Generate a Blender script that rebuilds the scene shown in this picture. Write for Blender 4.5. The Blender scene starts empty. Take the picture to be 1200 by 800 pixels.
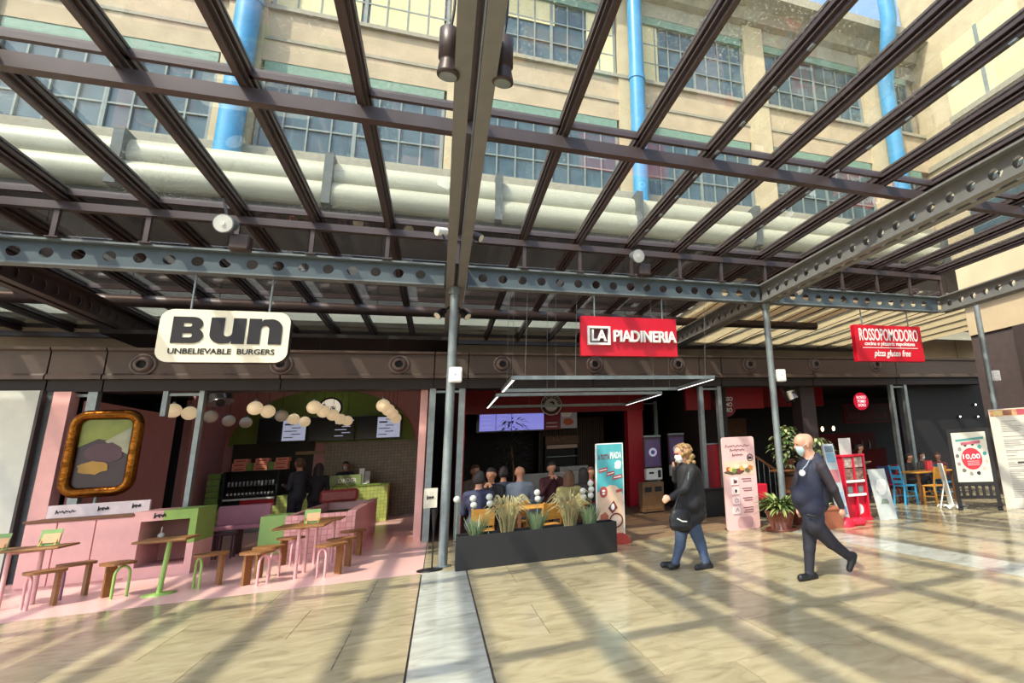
import bpy, math, random
import numpy as np
from mathutils import Vector, Matrix

random.seed(7)
SC = bpy.context.scene
COL = SC.collection
PI = math.pi

# ------------------------------------------------------------------ camera
# Fitted to the photograph's three vanishing points (image taken as 1200x800).
CAM_M = ((0.92668335, 0.05191171, -0.3722407),
         (0.04489634, 0.9680341, 0.24676772),
         (0.37315183, -0.24538778, 0.89473043))     # rows: right, down, forward in (X, down, depth)
CF, CX, CY, CH = 673.009, 794.433, 357.022, 1.6
cam_data = bpy.data.cameras.new('camera')
cam = bpy.data.objects.new('camera', cam_data)
COL.objects.link(cam)
cam_data.sensor_fit = 'HORIZONTAL'
cam_data.sensor_width = 36.0
cam_data.lens = CF / 1200 * 36
cam_data.shift_x = (600 - CX) / 1200
cam_data.shift_y = (CY - 400) / 1200
cam_data.clip_start = 0.05
cam_data.clip_end = 400
def _w(r): return Vector((r[0], r[2], -r[1]))
_r, _d, _f = _w(CAM_M[0]), _w(CAM_M[1]), _w(CAM_M[2])
_m = Matrix.Identity(4)
for i in range(3):
    _m[i][0] = _r[i]; _m[i][1] = -_d[i]; _m[i][2] = -_f[i]
_m[2][3] = CH
cam.matrix_world = _m
SC.camera = cam

# ------------------------------------------------------------------ light
SUN_DIR = Vector((0.62, 0.50, -1.0)).normalized()
world = bpy.data.worlds.new('world')
SC.world = world
world.use_nodes = True
_nt = world.node_tree
_nt.nodes.clear()
_o = _nt.nodes.new('ShaderNodeOutputWorld')
_b = _nt.nodes.new('ShaderNodeBackground')
_s = _nt.nodes.new('ShaderNodeTexSky')
_s.sky_type = 'NISHITA'
_s.sun_disc = False
_s.sun_elevation = math.asin(-SUN_DIR.z)
_s.sun_rotation = math.atan2(-SUN_DIR.x, -SUN_DIR.y)
_s.altitude = 100
_s.air_density = 1.2
_s.dust_density = 2.5
_nt.links.new(_s.outputs[0], _b.inputs[0])
_b.inputs[1].default_value = 0.37
_nt.links.new(_b.outputs[0], _o.inputs[0])
sun_data = bpy.data.lights.new('sun', 'SUN')
sun_data.energy = 4.5
sun_data.angle = math.radians(0.9)
sun_data.color = (1.0, 0.92, 0.77)
sun = bpy.data.objects.new('sun', sun_data)
COL.objects.link(sun)
sun.location = (-10, -8, 25)
sun.rotation_euler = SUN_DIR.to_track_quat('-Z', 'Y').to_euler()
SC.view_settings.view_transform = 'Standard'
SC.view_settings.look = 'None'
SC.view_settings.gamma = 1.0
SC.view_settings.use_curve_mapping = False
SC.view_settings.exposure = 0.32

# ------------------------------------------------------------------ picture rays -> places
def ray(x, y):
    c = ((x - CX) / CF, (y - CY) / CF, 1.0)
    w = [sum(CAM_M[k][i] * c[k] for k in range(3)) for i in range(3)]
    return Vector((w[0], w[2], -w[1]))
def P(x, y, Y):                       # place on the upright plane at depth Y
    d = ray(x, y); return Vector((0, 0, CH)) + d * (Y / d.y)
def G(x, y, z=0.0):                   # place on the level plane at height z
    d = ray(x, y); return Vector((0, 0, CH)) + d * ((z - CH) / d.z)

# ------------------------------------------------------------------ materials
def lin(c):
    if isinstance(c, str):
        c = c.lstrip('#'); c = [int(c[i:i + 2], 16) / 255 for i in (0, 2, 4)]
    return tuple((v / 12.92 if v <= 0.04045 else ((v + 0.055) / 1.055) ** 2.4) for v in c)
MATS = {}
def mat(name, color, rough=0.6, metal=0.0, var=0.12, scale=6.0, bump=0.0, bscale=40.0, emit=0.0, stretch=None, spec=0.5, alpha=None, objvar=0.0, coat=0.0):
    if name in MATS: return MATS[name]
    m = bpy.data.materials.new(name); MATS[name] = m
    m.use_nodes = True
    nt = m.node_tree; b = nt.nodes['Principled BSDF']
    c = lin(color)
    tc = nt.nodes.new('ShaderNodeTexCoord')
    mp = nt.nodes.new('ShaderNodeMapping'); nt.links.new(tc.outputs['Object'], mp.inputs[0])
    if stretch: mp.inputs['Scale'].default_value = stretch
    nz = nt.nodes.new('ShaderNodeTexNoise'); nz.inputs['Scale'].default_value = scale; nz.inputs['Detail'].default_value = 5
    nt.links.new(mp.outputs[0], nz.inputs['Vector'])
    rp = nt.nodes.new('ShaderNodeValToRGB'); nt.links.new(nz.outputs['Fac'], rp.inputs[0])
    rp.color_ramp.elements[0].position = 0.3; rp.color_ramp.elements[1].position = 0.7
    rp.color_ramp.elements[0].color = tuple(v * (1 - var) for v in c) + (1,)
    rp.color_ramp.elements[1].color = tuple(min(1, v * (1 + var)) for v in c) + (1,)
    out = rp.outputs[0]
    if objvar:
        oi = nt.nodes.new('ShaderNodeObjectInfo')
        mr = nt.nodes.new('ShaderNodeMapRange'); nt.links.new(oi.outputs['Random'], mr.inputs[0])
        mr.inputs[3].default_value = 1 - objvar; mr.inputs[4].default_value = 1 + objvar
        hs = nt.nodes.new('ShaderNodeHueSaturation'); nt.links.new(out, hs.inputs['Color']); nt.links.new(mr.outputs[0], hs.inputs['Value'])
        out = hs.outputs[0]
    nt.links.new(out, b.inputs['Base Color'])
    b.inputs['Roughness'].default_value = rough
    b.inputs['Metallic'].default_value = metal
    b.inputs['Specular IOR Level'].default_value = spec
    if coat: b.inputs['Coat Weight'].default_value = coat; b.inputs['Coat Roughness'].default_value = 0.08
    if emit:
        b.inputs['Emission Color'].default_value = c + (1,); b.inputs['Emission Strength'].default_value = emit
    if bump:
        n2 = nt.nodes.new('ShaderNodeTexNoise'); n2.inputs['Scale'].default_value = bscale; nt.links.new(mp.outputs[0], n2.inputs['Vector'])
        bp = nt.nodes.new('ShaderNodeBump'); bp.inputs['Strength'].default_value = bump; bp.inputs['Distance'].default_value = 0.01
        nt.links.new(n2.outputs['Fac'], bp.inputs['Height']); nt.links.new(bp.outputs[0], b.inputs['Normal'])
    return m

def tile_mat(name, color, grout, size, rough=0.35, var=0.15, axis='XZ'):
    if name in MATS: return MATS[name]
    m = bpy.data.materials.new(name); MATS[name] = m; m.use_nodes = True
    nt = m.node_tree; b = nt.nodes['Principled BSDF']
    tc = nt.nodes.new('ShaderNodeTexCoord')
    sp = nt.nodes.new('ShaderNodeSeparateXYZ'); nt.links.new(tc.outputs['Object'], sp.inputs[0])
    ad = nt.nodes.new('ShaderNodeMath'); ad.operation = 'ADD'
    nt.links.new(sp.outputs['X'], ad.inputs[0]); nt.links.new(sp.outputs['Y'], ad.inputs[1])
    cb = nt.nodes.new('ShaderNodeCombineXYZ'); nt.links.new(ad.outputs[0], cb.inputs['X']); nt.links.new(sp.outputs['Z'], cb.inputs['Y'])
    br = nt.nodes.new('ShaderNodeTexBrick'); nt.links.new(cb.outputs[0], br.inputs['Vector'])
    br.offset = 0.0; br.inputs['Scale'].default_value = 1.0
    br.inputs['Brick Width'].default_value = size; br.inputs['Row Height'].default_value = size
    br.inputs['Mortar Size'].default_value = size * 0.045
    c = lin(color)
    br.inputs['Color1'].default_value = tuple(v * (1 - var) for v in c) + (1,)
    br.inputs['Color2'].default_value = tuple(min(1, v * (1 + var)) for v in c) + (1,)
    br.inputs['Mortar'].default_value = lin(grout) + (1,)
    nt.links.new(br.outputs['Color'], b.inputs['Base Color'])
    b.inputs['Roughness'].default_value = rough
    bp = nt.nodes.new('ShaderNodeBump'); bp.inputs['Strength'].default_value = 0.6; bp.inputs['Distance'].default_value = 0.004; bp.invert = True
    nt.links.new(br.outputs['Fac'], bp.inputs['Height']); nt.links.new(bp.outputs[0], b.inputs['Normal'])
    return m

def marble_mat(name, c0, c1, vein, rough=0.16, objvar=0.08):
    m = bpy.data.materials.new(name); MATS[name] = m; m.use_nodes = True
    nt = m.node_tree; b = nt.nodes['Principled BSDF']
    tc = nt.nodes.new('ShaderNodeTexCoord')
    oi = nt.nodes.new('ShaderNodeObjectInfo')
    ml = nt.nodes.new('ShaderNodeVectorMath'); ml.operation = 'SCALE'; ml.inputs[3].default_value = 1.0
    cb = nt.nodes.new('ShaderNodeCombineXYZ')
    rm = nt.nodes.new('ShaderNodeMath'); rm.operation = 'MULTIPLY'; rm.inputs[1].default_value = 37.0
    nt.links.new(oi.outputs['Random'], rm.inputs[0])
    for k in range(3): nt.links.new(rm.outputs[0], cb.inputs[k])
    av = nt.nodes.new('ShaderNodeVectorMath'); av.operation = 'ADD'
    nt.links.new(tc.outputs['Object'], av.inputs[0]); nt.links.new(cb.outputs[0], av.inputs[1])
    mp = nt.nodes.new('ShaderNodeMapping'); mp.inputs['Scale'].default_value = (0.9, 1.5, 1); mp.inputs['Rotation'].default_value = (0, 0, 0.25)
    nt.links.new(av.outputs[0], mp.inputs[0])
    nz = nt.nodes.new('ShaderNodeTexNoise'); nz.inputs['Scale'].default_value = 2.6; nz.inputs['Detail'].default_value = 8; nz.inputs['Distortion'].default_value = 1.2
    nt.links.new(mp.outputs[0], nz.inputs['Vector'])
    rp = nt.nodes.new('ShaderNodeValToRGB'); nt.links.new(nz.outputs['Fac'], rp.inputs[0])
    e = rp.color_ramp.elements
    e[0].position = 0.30; e[0].color = lin(vein) + (1,)
    e[1].position = 0.72; e[1].color = lin(c1) + (1,)
    k = e.new(0.46); k.color = lin(c0) + (1,)
    mr = nt.nodes.new('ShaderNodeMapRange'); nt.links.new(oi.outputs['Random'], mr.inputs[0])
    mr.inputs[3].default_value = 1 - objvar; mr.inputs[4].default_value = 1 + objvar
    hs = nt.nodes.new('ShaderNodeHueSaturation'); nt.links.new(rp.outputs[0], hs.inputs['Color']); nt.links.new(mr.outputs[0], hs.inputs['Value'])
    nt.links.new(hs.outputs[0], b.inputs['Base Color'])
    b.inputs['Roughness'].default_value = rough
    r2 = nt.nodes.new('ShaderNodeMapRange'); nt.links.new(nz.outputs['Fac'], r2.inputs[0]); r2.inputs[3].default_value = rough * 0.6; r2.inputs[4].default_value = rough * 1.6
    nt.links.new(r2.outputs[0], b.inputs['Roughness'])
    return m

def roof_glass_mat(name='roof_glass', tint=(0.95, 0.985, 0.975, 1)):
    m = bpy.data.materials.new(name); MATS[name] = m; m.use_nodes = True
    nt = m.node_tree; nt.nodes.clear()
    o = nt.nodes.new('ShaderNodeOutputMaterial')
    tr = nt.nodes.new('ShaderNodeBsdfTransparent'); tr.inputs[0].default_value = tint
    gl = nt.nodes.new('ShaderNodeBsdfGlossy'); gl.inputs['Roughness'].default_value = 0.015; gl.inputs[0].default_value = (0.9, 0.95, 0.97, 1)
    fr = nt.nodes.new('ShaderNodeFresnel'); fr.inputs[0].default_value = 1.5
    mx = nt.nodes.new('ShaderNodeMixShader')
    ge = nt.nodes.new('ShaderNodeNewGeometry'); iv = nt.nodes.new('ShaderNodeMath'); iv.operation = 'SUBTRACT'; iv.inputs[0].default_value = 1.0
    nt.links.new(ge.outputs['Backfacing'], iv.inputs[1])
    fm = nt.nodes.new('ShaderNodeMath'); fm.operation = 'MULTIPLY'; nt.links.new(fr.outputs[0], fm.inputs[0]); nt.links.new(iv.outputs[0], fm.inputs[1])
    f2 = nt.nodes.new('ShaderNodeMath'); f2.operation = 'MULTIPLY'; f2.use_clamp = True; f2.inputs[1].default_value = 1.5; nt.links.new(fm.outputs[0], f2.inputs[0]); fm = f2
    nt.links.new(fm.outputs[0], mx.inputs[0]); nt.links.new(tr.outputs[0], mx.inputs[1]); nt.links.new(gl.outputs[0], mx.inputs[2])
    df = nt.nodes.new('ShaderNodeBsdfDiffuse'); df.inputs[0].default_value = lin('#c9c8b4') + (1,)
    tl = nt.nodes.new('ShaderNodeBsdfTranslucent'); tl.inputs[0].default_value = lin('#d6d4c0') + (1,)
    dm = nt.nodes.new('ShaderNodeMixShader'); dm.inputs[0].default_value = 0.5
    nt.links.new(df.outputs[0], dm.inputs[1]); nt.links.new(tl.outputs[0], dm.inputs[2])
    tc = nt.nodes.new('ShaderNodeTexCoord'); oi = nt.nodes.new('ShaderNodeObjectInfo')
    av = nt.nodes.new('ShaderNodeVectorMath'); av.operation = 'ADD'
    nt.links.new(tc.outputs['Object'], av.inputs[0]); nt.links.new(oi.outputs['Location'], av.inputs[1])
    n1 = nt.nodes.new('ShaderNodeTexNoise'); n1.inputs['Scale'].default_value = 30; n1.inputs['Detail'].default_value = 6; n1.inputs['Roughness'].default_value = 0.7
    n2 = nt.nodes.new('ShaderNodeTexNoise'); n2.inputs['Scale'].default_value = 0.9; n2.inputs['Detail'].default_value = 3
    nt.links.new(av.outputs[0], n1.inputs['Vector']); nt.links.new(av.outputs[0], n2.inputs['Vector'])
    m1 = nt.nodes.new('ShaderNodeMapRange'); m1.inputs[1].default_value = 0.56; m1.inputs[2].default_value = 0.64; m1.inputs[3].default_value = 0.0; m1.inputs[4].default_value = 0.34 if name == 'roof_glass' else 0.1
    m2 = nt.nodes.new('ShaderNodeMapRange'); m2.inputs[1].default_value = 0.42; m2.inputs[2].default_value = 0.62; m2.inputs[3].default_value = 0.0; m2.inputs[4].default_value = 1.0
    nt.links.new(n1.outputs['Fac'], m1.inputs[0]); nt.links.new(n2.outputs['Fac'], m2.inputs[0])
    mu = nt.nodes.new('ShaderNodeMath'); mu.operation = 'MULTIPLY'; nt.links.new(m1.outputs[0], mu.inputs[0]); nt.links.new(m2.outputs[0], mu.inputs[1])
    ad = nt.nodes.new('ShaderNodeMath'); ad.operation = 'ADD'; ad.inputs[1].default_value = 0.012 if name == 'roof_glass' else 0.003; nt.links.new(mu.outputs[0], ad.inputs[0])
    mm = nt.nodes.new('ShaderNodeMixShader'); nt.links.new(ad.outputs[0], mm.inputs[0]); nt.links.new(mx.outputs[0], mm.inputs[1]); nt.links.new(dm.outputs[0], mm.inputs[2])
    nt.links.new(mm.outputs[0], o.inputs[0])
    return m

FLANGE = mat('flange_grey', '#6d7375', 0.5, 0.0, var=0.06)
STEEL = mat('blue_grey_paint', '#515c61', 0.5, 0.0, var=0.06)
BEAM = mat('grey_paint', '#7d7b78', 0.5, 0.1, var=0.06)
RAFT = mat('brown_metal', '#4c3f3e', 0.42, 0.2, var=0.10)
DARKM = mat('dark_brown_metal', '#3a302f', 0.5, 0.1)
GALV = mat('galvanised_steel', '#878f91', 0.38, 0.5, var=0.12, scale=9)
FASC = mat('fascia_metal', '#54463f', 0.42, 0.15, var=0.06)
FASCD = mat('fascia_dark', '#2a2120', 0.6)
BLACK = mat('black_matt', '#17151a', 0.6)
BLKMET = mat('black_metal', '#1d1a1d', 0.4, 0.3)
WHITE = mat('white_plastic', '#e8e6e0', 0.4, var=0.04)
RED = mat('sign_red', '#c8102a', 0.35, var=0.05)
DKRED = mat('dark_red_wall', '#8e0f1c', 0.5, var=0.08)
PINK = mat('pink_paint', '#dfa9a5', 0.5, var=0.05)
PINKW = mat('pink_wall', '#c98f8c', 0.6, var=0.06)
GREEN = mat('leaf_green_paint', '#86a84e', 0.5, var=0.06)
OLIVE = mat('olive_green_wall', '#77913a', 0.6, var=0.08)
WOOD = mat('stool_wood', '#86592f', 0.45, var=0.3, scale=5, stretch=(2, 12, 12))
WOODD = mat('brown_wood', '#6e4628', 0.5, var=0.3, scale=5, stretch=(2, 12, 12))
WOODL = mat('honey_wood', '#c98d3d', 0.45, var=0.22, scale=5, stretch=(2, 10, 10))
ROOFGLASS = roof_glass_mat()
SMOKEGLASS = roof_glass_mat('smoked_roof_glass', (0.52, 0.48, 0.44, 1))
PINKT = tile_mat('pink_tile', '#d59a9a', '#a86f70', 0.1)
GREENT = tile_mat('green_tile', '#b9c46a', '#7c8a3e', 0.1)
BROWNT = tile_mat('brown_tile', '#6b4f2c', '#3b2a17', 0.1, rough=0.25)

# ------------------------------------------------------------------ mesh building
class MB:
    def __init__(s): s.v = []; s.f = []; s.sm = []
    def _add(s, vs, fs, smooth=False):
        o = len(s.v); s.v += [tuple(v) for v in vs]
        for f in fs: s.f.append(tuple(i + o for i in f)); s.sm.append(smooth)
        return s
    def box(s, x0, x1, y0, y1, z0, z1):
        vs = [(x0, y0, z0), (x1, y0, z0), (x1, y1, z0), (x0, y1, z0), (x0, y0, z1), (x1, y0, z1), (x1, y1, z1), (x0, y1, z1)]
        return s._add(vs, [(0, 3, 2, 1), (4, 5, 6, 7), (0, 1, 5, 4), (1, 2, 6, 5), (2, 3, 7, 6), (3, 0, 4, 7)])
    def bbox(s, x0, x1, y0, y1, z0, z1, b=0.01):      # box with chamfered edges
        b = min(b, (x1 - x0) / 2.1, (y1 - y0) / 2.1, (z1 - z0) / 2.1)
        xs, ys, zs = (x0, x1), (y0, y1), (z0, z1); vs = []; idx = {}
        for i in (0, 1):
            for j in (0, 1):
                for k in (0, 1):
                    sx, sy, sz = (1 - 2 * i) * b, (1 - 2 * j) * b, (1 - 2 * k) * b
                    for a, p in enumerate(((xs[i], ys[j] + sy, zs[k] + sz), (xs[i] + sx, ys[j], zs[k] + sz), (xs[i] + sx, ys[j] + sy, zs[k]))):
                        idx[i, j, k, a] = len(vs); vs.append(p)
        fs = []
        for i in (0, 1):
            q = [idx[i, 0, 0, 0], idx[i, 1, 0, 0], idx[i, 1, 1, 0], idx[i, 0, 1, 0]]; fs.append(q if i else q[::-1])
            q = [idx[0, i, 0, 1], idx[1, i, 0, 1], idx[1, i, 1, 1], idx[0, i, 1, 1]]; fs.append(q[::-1] if i else q)
            q = [idx[0, 0, i, 2], idx[1, 0, i, 2], idx[1, 1, i, 2], idx[0, 1, i, 2]]; fs.append(q if i else q[::-1])
        for i in (0, 1):
            for j in (0, 1):
                q = [idx[i, j, 0, 0], idx[i, j, 1, 0], idx[i, j, 1, 1], idx[i, j, 0, 1]]; fs.append(q if (i == j) else q[::-1])
                q = [idx[i, 0, j, 0], idx[i, 1, j, 0], idx[i, 1, j, 2], idx[i, 0, j, 2]]; fs.append(q if (i != j) else q[::-1])
                q = [idx[0, i, j, 1], idx[1, i, j, 1], idx[1, i, j, 2], idx[0, i, j, 2]]; fs.append(q if (i == j) else q[::-1])
        for i in (0, 1):
            for j in (0, 1):
                for k in (0, 1):
                    q = [idx[i, j, k, 0], idx[i, j, k, 1], idx[i, j, k, 2]]; fs.append(q if (i + j + k) % 2 == 1 else q[::-1])
        return s._add(vs, fs)
    def obox(s, c, ax, ay, az):                       # box from centre and half axes
        c, ax, ay, az = map(Vector, (c, ax, ay, az)); vs = []
        for k in (-1, 1):
            for j, i in ((-1, -1), (-1, 1), (1, 1), (1, -1)): vs.append(c + ax * i + ay * j + az * k)
        return s._add(vs, [(0, 3, 2, 1), (4, 5, 6, 7), (0, 1, 5, 4), (1, 2, 6, 5), (2, 3, 7, 6), (3, 0, 4, 7)])
    def bar(s, p0, p1, w, h=None, up=(0, 0, 1)):      # rectangular bar between two points
        p0, p1 = Vector(p0), Vector(p1); d = (p1 - p0); L = d.length; d.normalize(); h = h or w
        u = Vector(up)
        if abs(d.dot(u)) > 0.98: u = Vector((0, 1, 0))
        a = d.cross(u).normalized(); u = a.cross(d).normalized()
        return s.obox((p0 + p1) / 2, d * L / 2, a * w / 2, u * h / 2)
    def cyl(s, p0, p1, r0, r1=None, n=14, caps=True):
        p0, p1 = Vector(p0), Vector(p1); r1 = r0 if r1 is None else r1
        d = (p1 - p0).normalized(); u = Vector((0, 0, 1)) if abs(d.z) < 0.9 else Vector((1, 0, 0))
        a = d.cross(u).normalized(); b = d.cross(a).normalized(); vs = []
        for p, r in ((p0, r0), (p1, r1)):
            for k in range(n):
                t = 2 * PI * k / n; vs.append(p + (a * math.cos(t) + b * math.sin(t)) * r)
        s._add(vs, [(k, (k + 1) % n, n + (k + 1) % n, n + k) for k in range(n)], True)
        if caps: s._add(vs[:n], [tuple(range(n))[::-1]]); s._add(vs[n:], [tuple(range(n))])
        return s
    def tube(s, pts, r, n=8):
        pts = [Vector(p) for p in pts]; rings = []
        prev = None
        for i, p in enumerate(pts):
            d = (pts[min(i + 1, len(pts) - 1)] - pts[max(i - 1, 0)]).normalized()
            if prev is None:
                u = Vector((0, 0, 1)) if abs(d.z) < 0.9 else Vector((1, 0, 0)); a = d.cross(u).normalized()
            else: a = (prev - d * prev.dot(d)).normalized()
            prev = a; b = d.cross(a)
            rr = r[i] if isinstance(r, (list, tuple)) else r
            rings.append([p + (a * math.cos(2 * PI * k / n) + b * math.sin(2 * PI * k / n)) * rr for k in range(n)])
        vs = [v for q in rings for v in q]; m = len(rings)
        fs = [(i * n + k, i * n + (k + 1) % n, (i + 1) * n + (k + 1) % n, (i + 1) * n + k) for i in range(m - 1) for k in range(n)]
        s._add(vs, fs, True); s._add(rings[0], [tuple(range(n))[::-1]]); s._add(rings[-1], [tuple(range(n))])
        return s
    def lathe(s, prof, c=(0, 0, 0), n=20, axis='Z', smooth=True):
        c = Vector(c); vs = []
        for r, h in prof:
            for k in range(n):
                t = 2 * PI * k / n; x, y = r * math.cos(t), r * math.sin(t)
                vs.append(c + (Vector((x, y, h)) if axis == 'Z' else Vector((x, h, y)) if axis == 'Y' else Vector((h, x, y))))
        m = len(prof)
        fs = [(i * n + k, i * n + (k + 1) % n, (i + 1) * n + (k + 1) % n, (i + 1) * n + k) for i in range(m - 1) for k in range(n)]
        s._add(vs, fs, smooth)
        if prof[0][0] > 1e-4: s._add(vs[:n], [tuple(range(n))[::-1]])
        if prof[-1][0] > 1e-4: s._add(vs[-n:], [tuple(range(n))])
        return s
    def ball(s, c, rx, ry=None, rz=None, n=16, m=10):
        ry = rx if ry is None else ry; rz = rx if rz is None else rz; c = Vector(c); vs = [c + Vector((0, 0, -rz))]
        for i in range(1, m):
            t = -PI / 2 + PI * i / m
            for k in range(n):
                p = 2 * PI * k / n; vs.append(c + Vector((rx * math.cos(t) * math.cos(p), ry * math.cos(t) * math.sin(p), rz * math.sin(t))))
        vs.append(c + Vector((0, 0, rz))); L = len(vs) - 1; fs = []
        for k in range(n): fs.append((0, 1 + (k + 1) % n, 1 + k)); fs.append((L, L - n + k, L - n + (k + 1) % n))
        for i in range(m - 2):
            for k in range(n): a = 1 + i * n; fs.append((a + k, a + (k + 1) % n, a + n + (k + 1) % n, a + n + k))
        return s._add(vs, fs, True)
    def prism(s, poly, y0, y1):                        # XZ polygon (counter-clockwise seen from -Y) pushed along Y
        n = len(poly); vs = [(x, y0, z) for x, z in poly] + [(x, y1, z) for x, z in poly]
        fs = [tuple(range(n)), tuple(range(2 * n - 1, n - 1, -1))] + [(k, n + k, n + (k + 1) % n, (k + 1) % n) for k in range(n)]
        return s._add(vs, fs)
    def slab(s, poly, z0, z1):                         # XY polygon pushed along Z
        n = len(poly); vs = [(x, y, z0) for x, y in poly] + [(x, y, z1) for x, y in poly]
        fs = [tuple(range(n - 1, -1, -1)), tuple(range(n, 2 * n))] + [(k, (k + 1) % n, n + (k + 1) % n, n + k) for k in range(n)]
        return s._add(vs, fs)
    def xprism(s, poly, x0, x1):                       # YZ polygon pushed along X
        n = len(poly); vs = [(x0, y, z) for y, z in poly] + [(x1, y, z) for y, z in poly]
        fs = [tuple(range(n - 1, -1, -1)), tuple(range(n, 2 * n))] + [(k, (k + 1) % n, n + (k + 1) % n, n + k) for k in range(n)]
        return s._add(vs, fs)
    def leaf(s, p, d, up, L, w, droop=0.4, seg=4, fold=0.15):
        p, d, up = Vector(p), Vector(d).normalized(), Vector(up)
        a = d.cross(up); a = a.normalized() if a.length > 1e-4 else Vector((1, 0, 0)); vs = []
        for i in range(seg + 1):
            t = i / seg; ww = w * (math.sin(PI * min(1, 0.08 + 0.92 * t)) ** 0.7) * 0.5
            q = p + d * (L * t) + Vector((0, 0, -droop * L * t * t))
            vs += [q - a * ww + Vector((0, 0, fold * ww)), q, q + a * ww + Vector((0, 0, fold * ww))]
        fs = []
        for i in range(seg):
            o = i * 3; fs += [(o, o + 1, o + 4, o + 3), (o + 1, o + 2, o + 5, o + 4)]
        return s._add(vs, fs, True)
    def mesh(s, name, m):
        me = bpy.data.meshes.new(name); me.from_pydata(s.v, [], s.f); me.update()
        me.polygons.foreach_set('use_smooth', s.sm); me.materials.append(m); return me
    def build(s, name, m, parent=None, loc=None, rotz=0):
        return link(name, s.mesh(name, m), parent, loc, rotz)

def link(name, me, parent=None, loc=None, rotz=0):
    o = bpy.data.objects.new(name, me); COL.objects.link(o)
    if parent is not None: o.parent = parent
    if loc is not None: o.location = loc
    o.rotation_euler = (0, 0, rotz)
    return o
def tag(o, label, cat, group=None):
    o['label'] = label; o['category'] = cat
    if group: o['group'] = group
    return o
def thing(name, label, cat, loc=(0, 0, 0), rotz=0, group=None):
    o = bpy.data.objects.new(name, None); COL.objects.link(o); o.empty_display_size = 0.1
    o.location = loc; o.rotation_euler = (0, 0, rotz)
    return tag(o, label, cat, group)
def struct(name, loc=None):
    o = bpy.data.objects.new(name, None); COL.objects.link(o); o.empty_display_size = 0.1; o['kind'] = 'structure'
    if loc is not None: o.location = loc
    return o
def copytree(o, parent=None):
    c = o.copy(); COL.objects.link(c)
    if parent is not None: c.parent = parent
    for ch in list(o.children): copytree(ch, c)
    return c

# flat shapes with holes and lettering
def shape_mesh(name, loops, depth, m, offset=0.0):
    cu = bpy.data.curves.new(name, 'CURVE'); cu.dimensions = '2D'; cu.fill_mode = 'BOTH'; cu.extrude = depth / 2
    for lp in loops:
        sp = cu.splines.new('POLY'); sp.points.add(len(lp) - 1); sp.use_cyclic_u = True
        for i, (x, y) in enumerate(lp): sp.points[i].co = (x, y, 0, 1)
    ob = bpy.data.objects.new(name, cu); me = bpy.data.meshes.new_from_object(ob)
    bpy.data.objects.remove(ob); bpy.data.curves.remove(cu)
    me.materials.clear(); me.materials.append(m); me.name = name; return me
def upright(me, loc=(0, 0, 0)):                        # drawing plane XY -> XZ facing -Y
    n = len(me.vertices); a = np.empty(n * 3, dtype=np.float32); me.vertices.foreach_get('co', a); a = a.reshape(-1, 3)
    b = np.stack([a[:, 0] + loc[0], -a[:, 2] + loc[1], a[:, 1] + loc[2]], 1)
    me.vertices.foreach_set('co', b.ravel()); me.update(); return me
def text_mesh(s, w, h, depth, m, fat=0.0, shear=0.0, center=(0, 0), name='lettering', spacing=1.0):
    cu = bpy.data.curves.new(name, 'FONT'); cu.body = s; cu.size = 1.0; cu.extrude = 0.01; cu.offset = fat; cu.shear = shear
    cu.align_x = 'CENTER'; cu.space_character = spacing; cu.resolution_u = 4
    ob = bpy.data.objects.new(name, cu); me = bpy.data.meshes.new_from_object(ob)
    bpy.data.objects.remove(ob); bpy.data.curves.remove(cu)
    n = len(me.vertices); a = np.empty(n * 3, dtype=np.float32); me.vertices.foreach_get('co', a); a = a.reshape(-1, 3)
    lo, hi = a.min(0), a.max(0); sz = np.maximum(hi - lo, 1e-6); c = (lo + hi) / 2
    k = np.array([w / sz[0], h / sz[1] if h else w / sz[0], depth / sz[2]]); a = (a - c) * k + np.array([center[0], center[1], 0])
    me.vertices.foreach_set('co', a.astype(np.float32).ravel()); me.update()
    me.materials.clear(); me.materials.append(m); me.name = name; return me
def put_text(s, parent, x, z, w, h, y, m, name='lettering', fat=0.0, shear=0.0, depth=0.004, spacing=1.0):
    return link(name, upright(text_mesh(s, w, h, depth, m, fat, shear, name=name, spacing=spacing), (x, y, z)), parent)
def circle(cx, cy, r, n=18, ry=None):
    ry = ry or r; return [(cx + r * math.cos(2 * PI * k / n), cy + ry * math.sin(2 * PI * k / n)) for k in range(n)]
def rrect(x0, x1, y0, y1, r, n=6):
    pts = []
    for cx, cy, a0 in ((x1 - r, y0 + r, -PI / 2), (x1 - r, y1 - r, 0), (x0 + r, y1 - r, PI / 2), (x0 + r, y0 + r, PI)):
        for k in range(n + 1): a = a0 + PI / 2 * k / n; pts.append((cx + r * math.cos(a), cy + r * math.sin(a)))
    return pts
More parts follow.
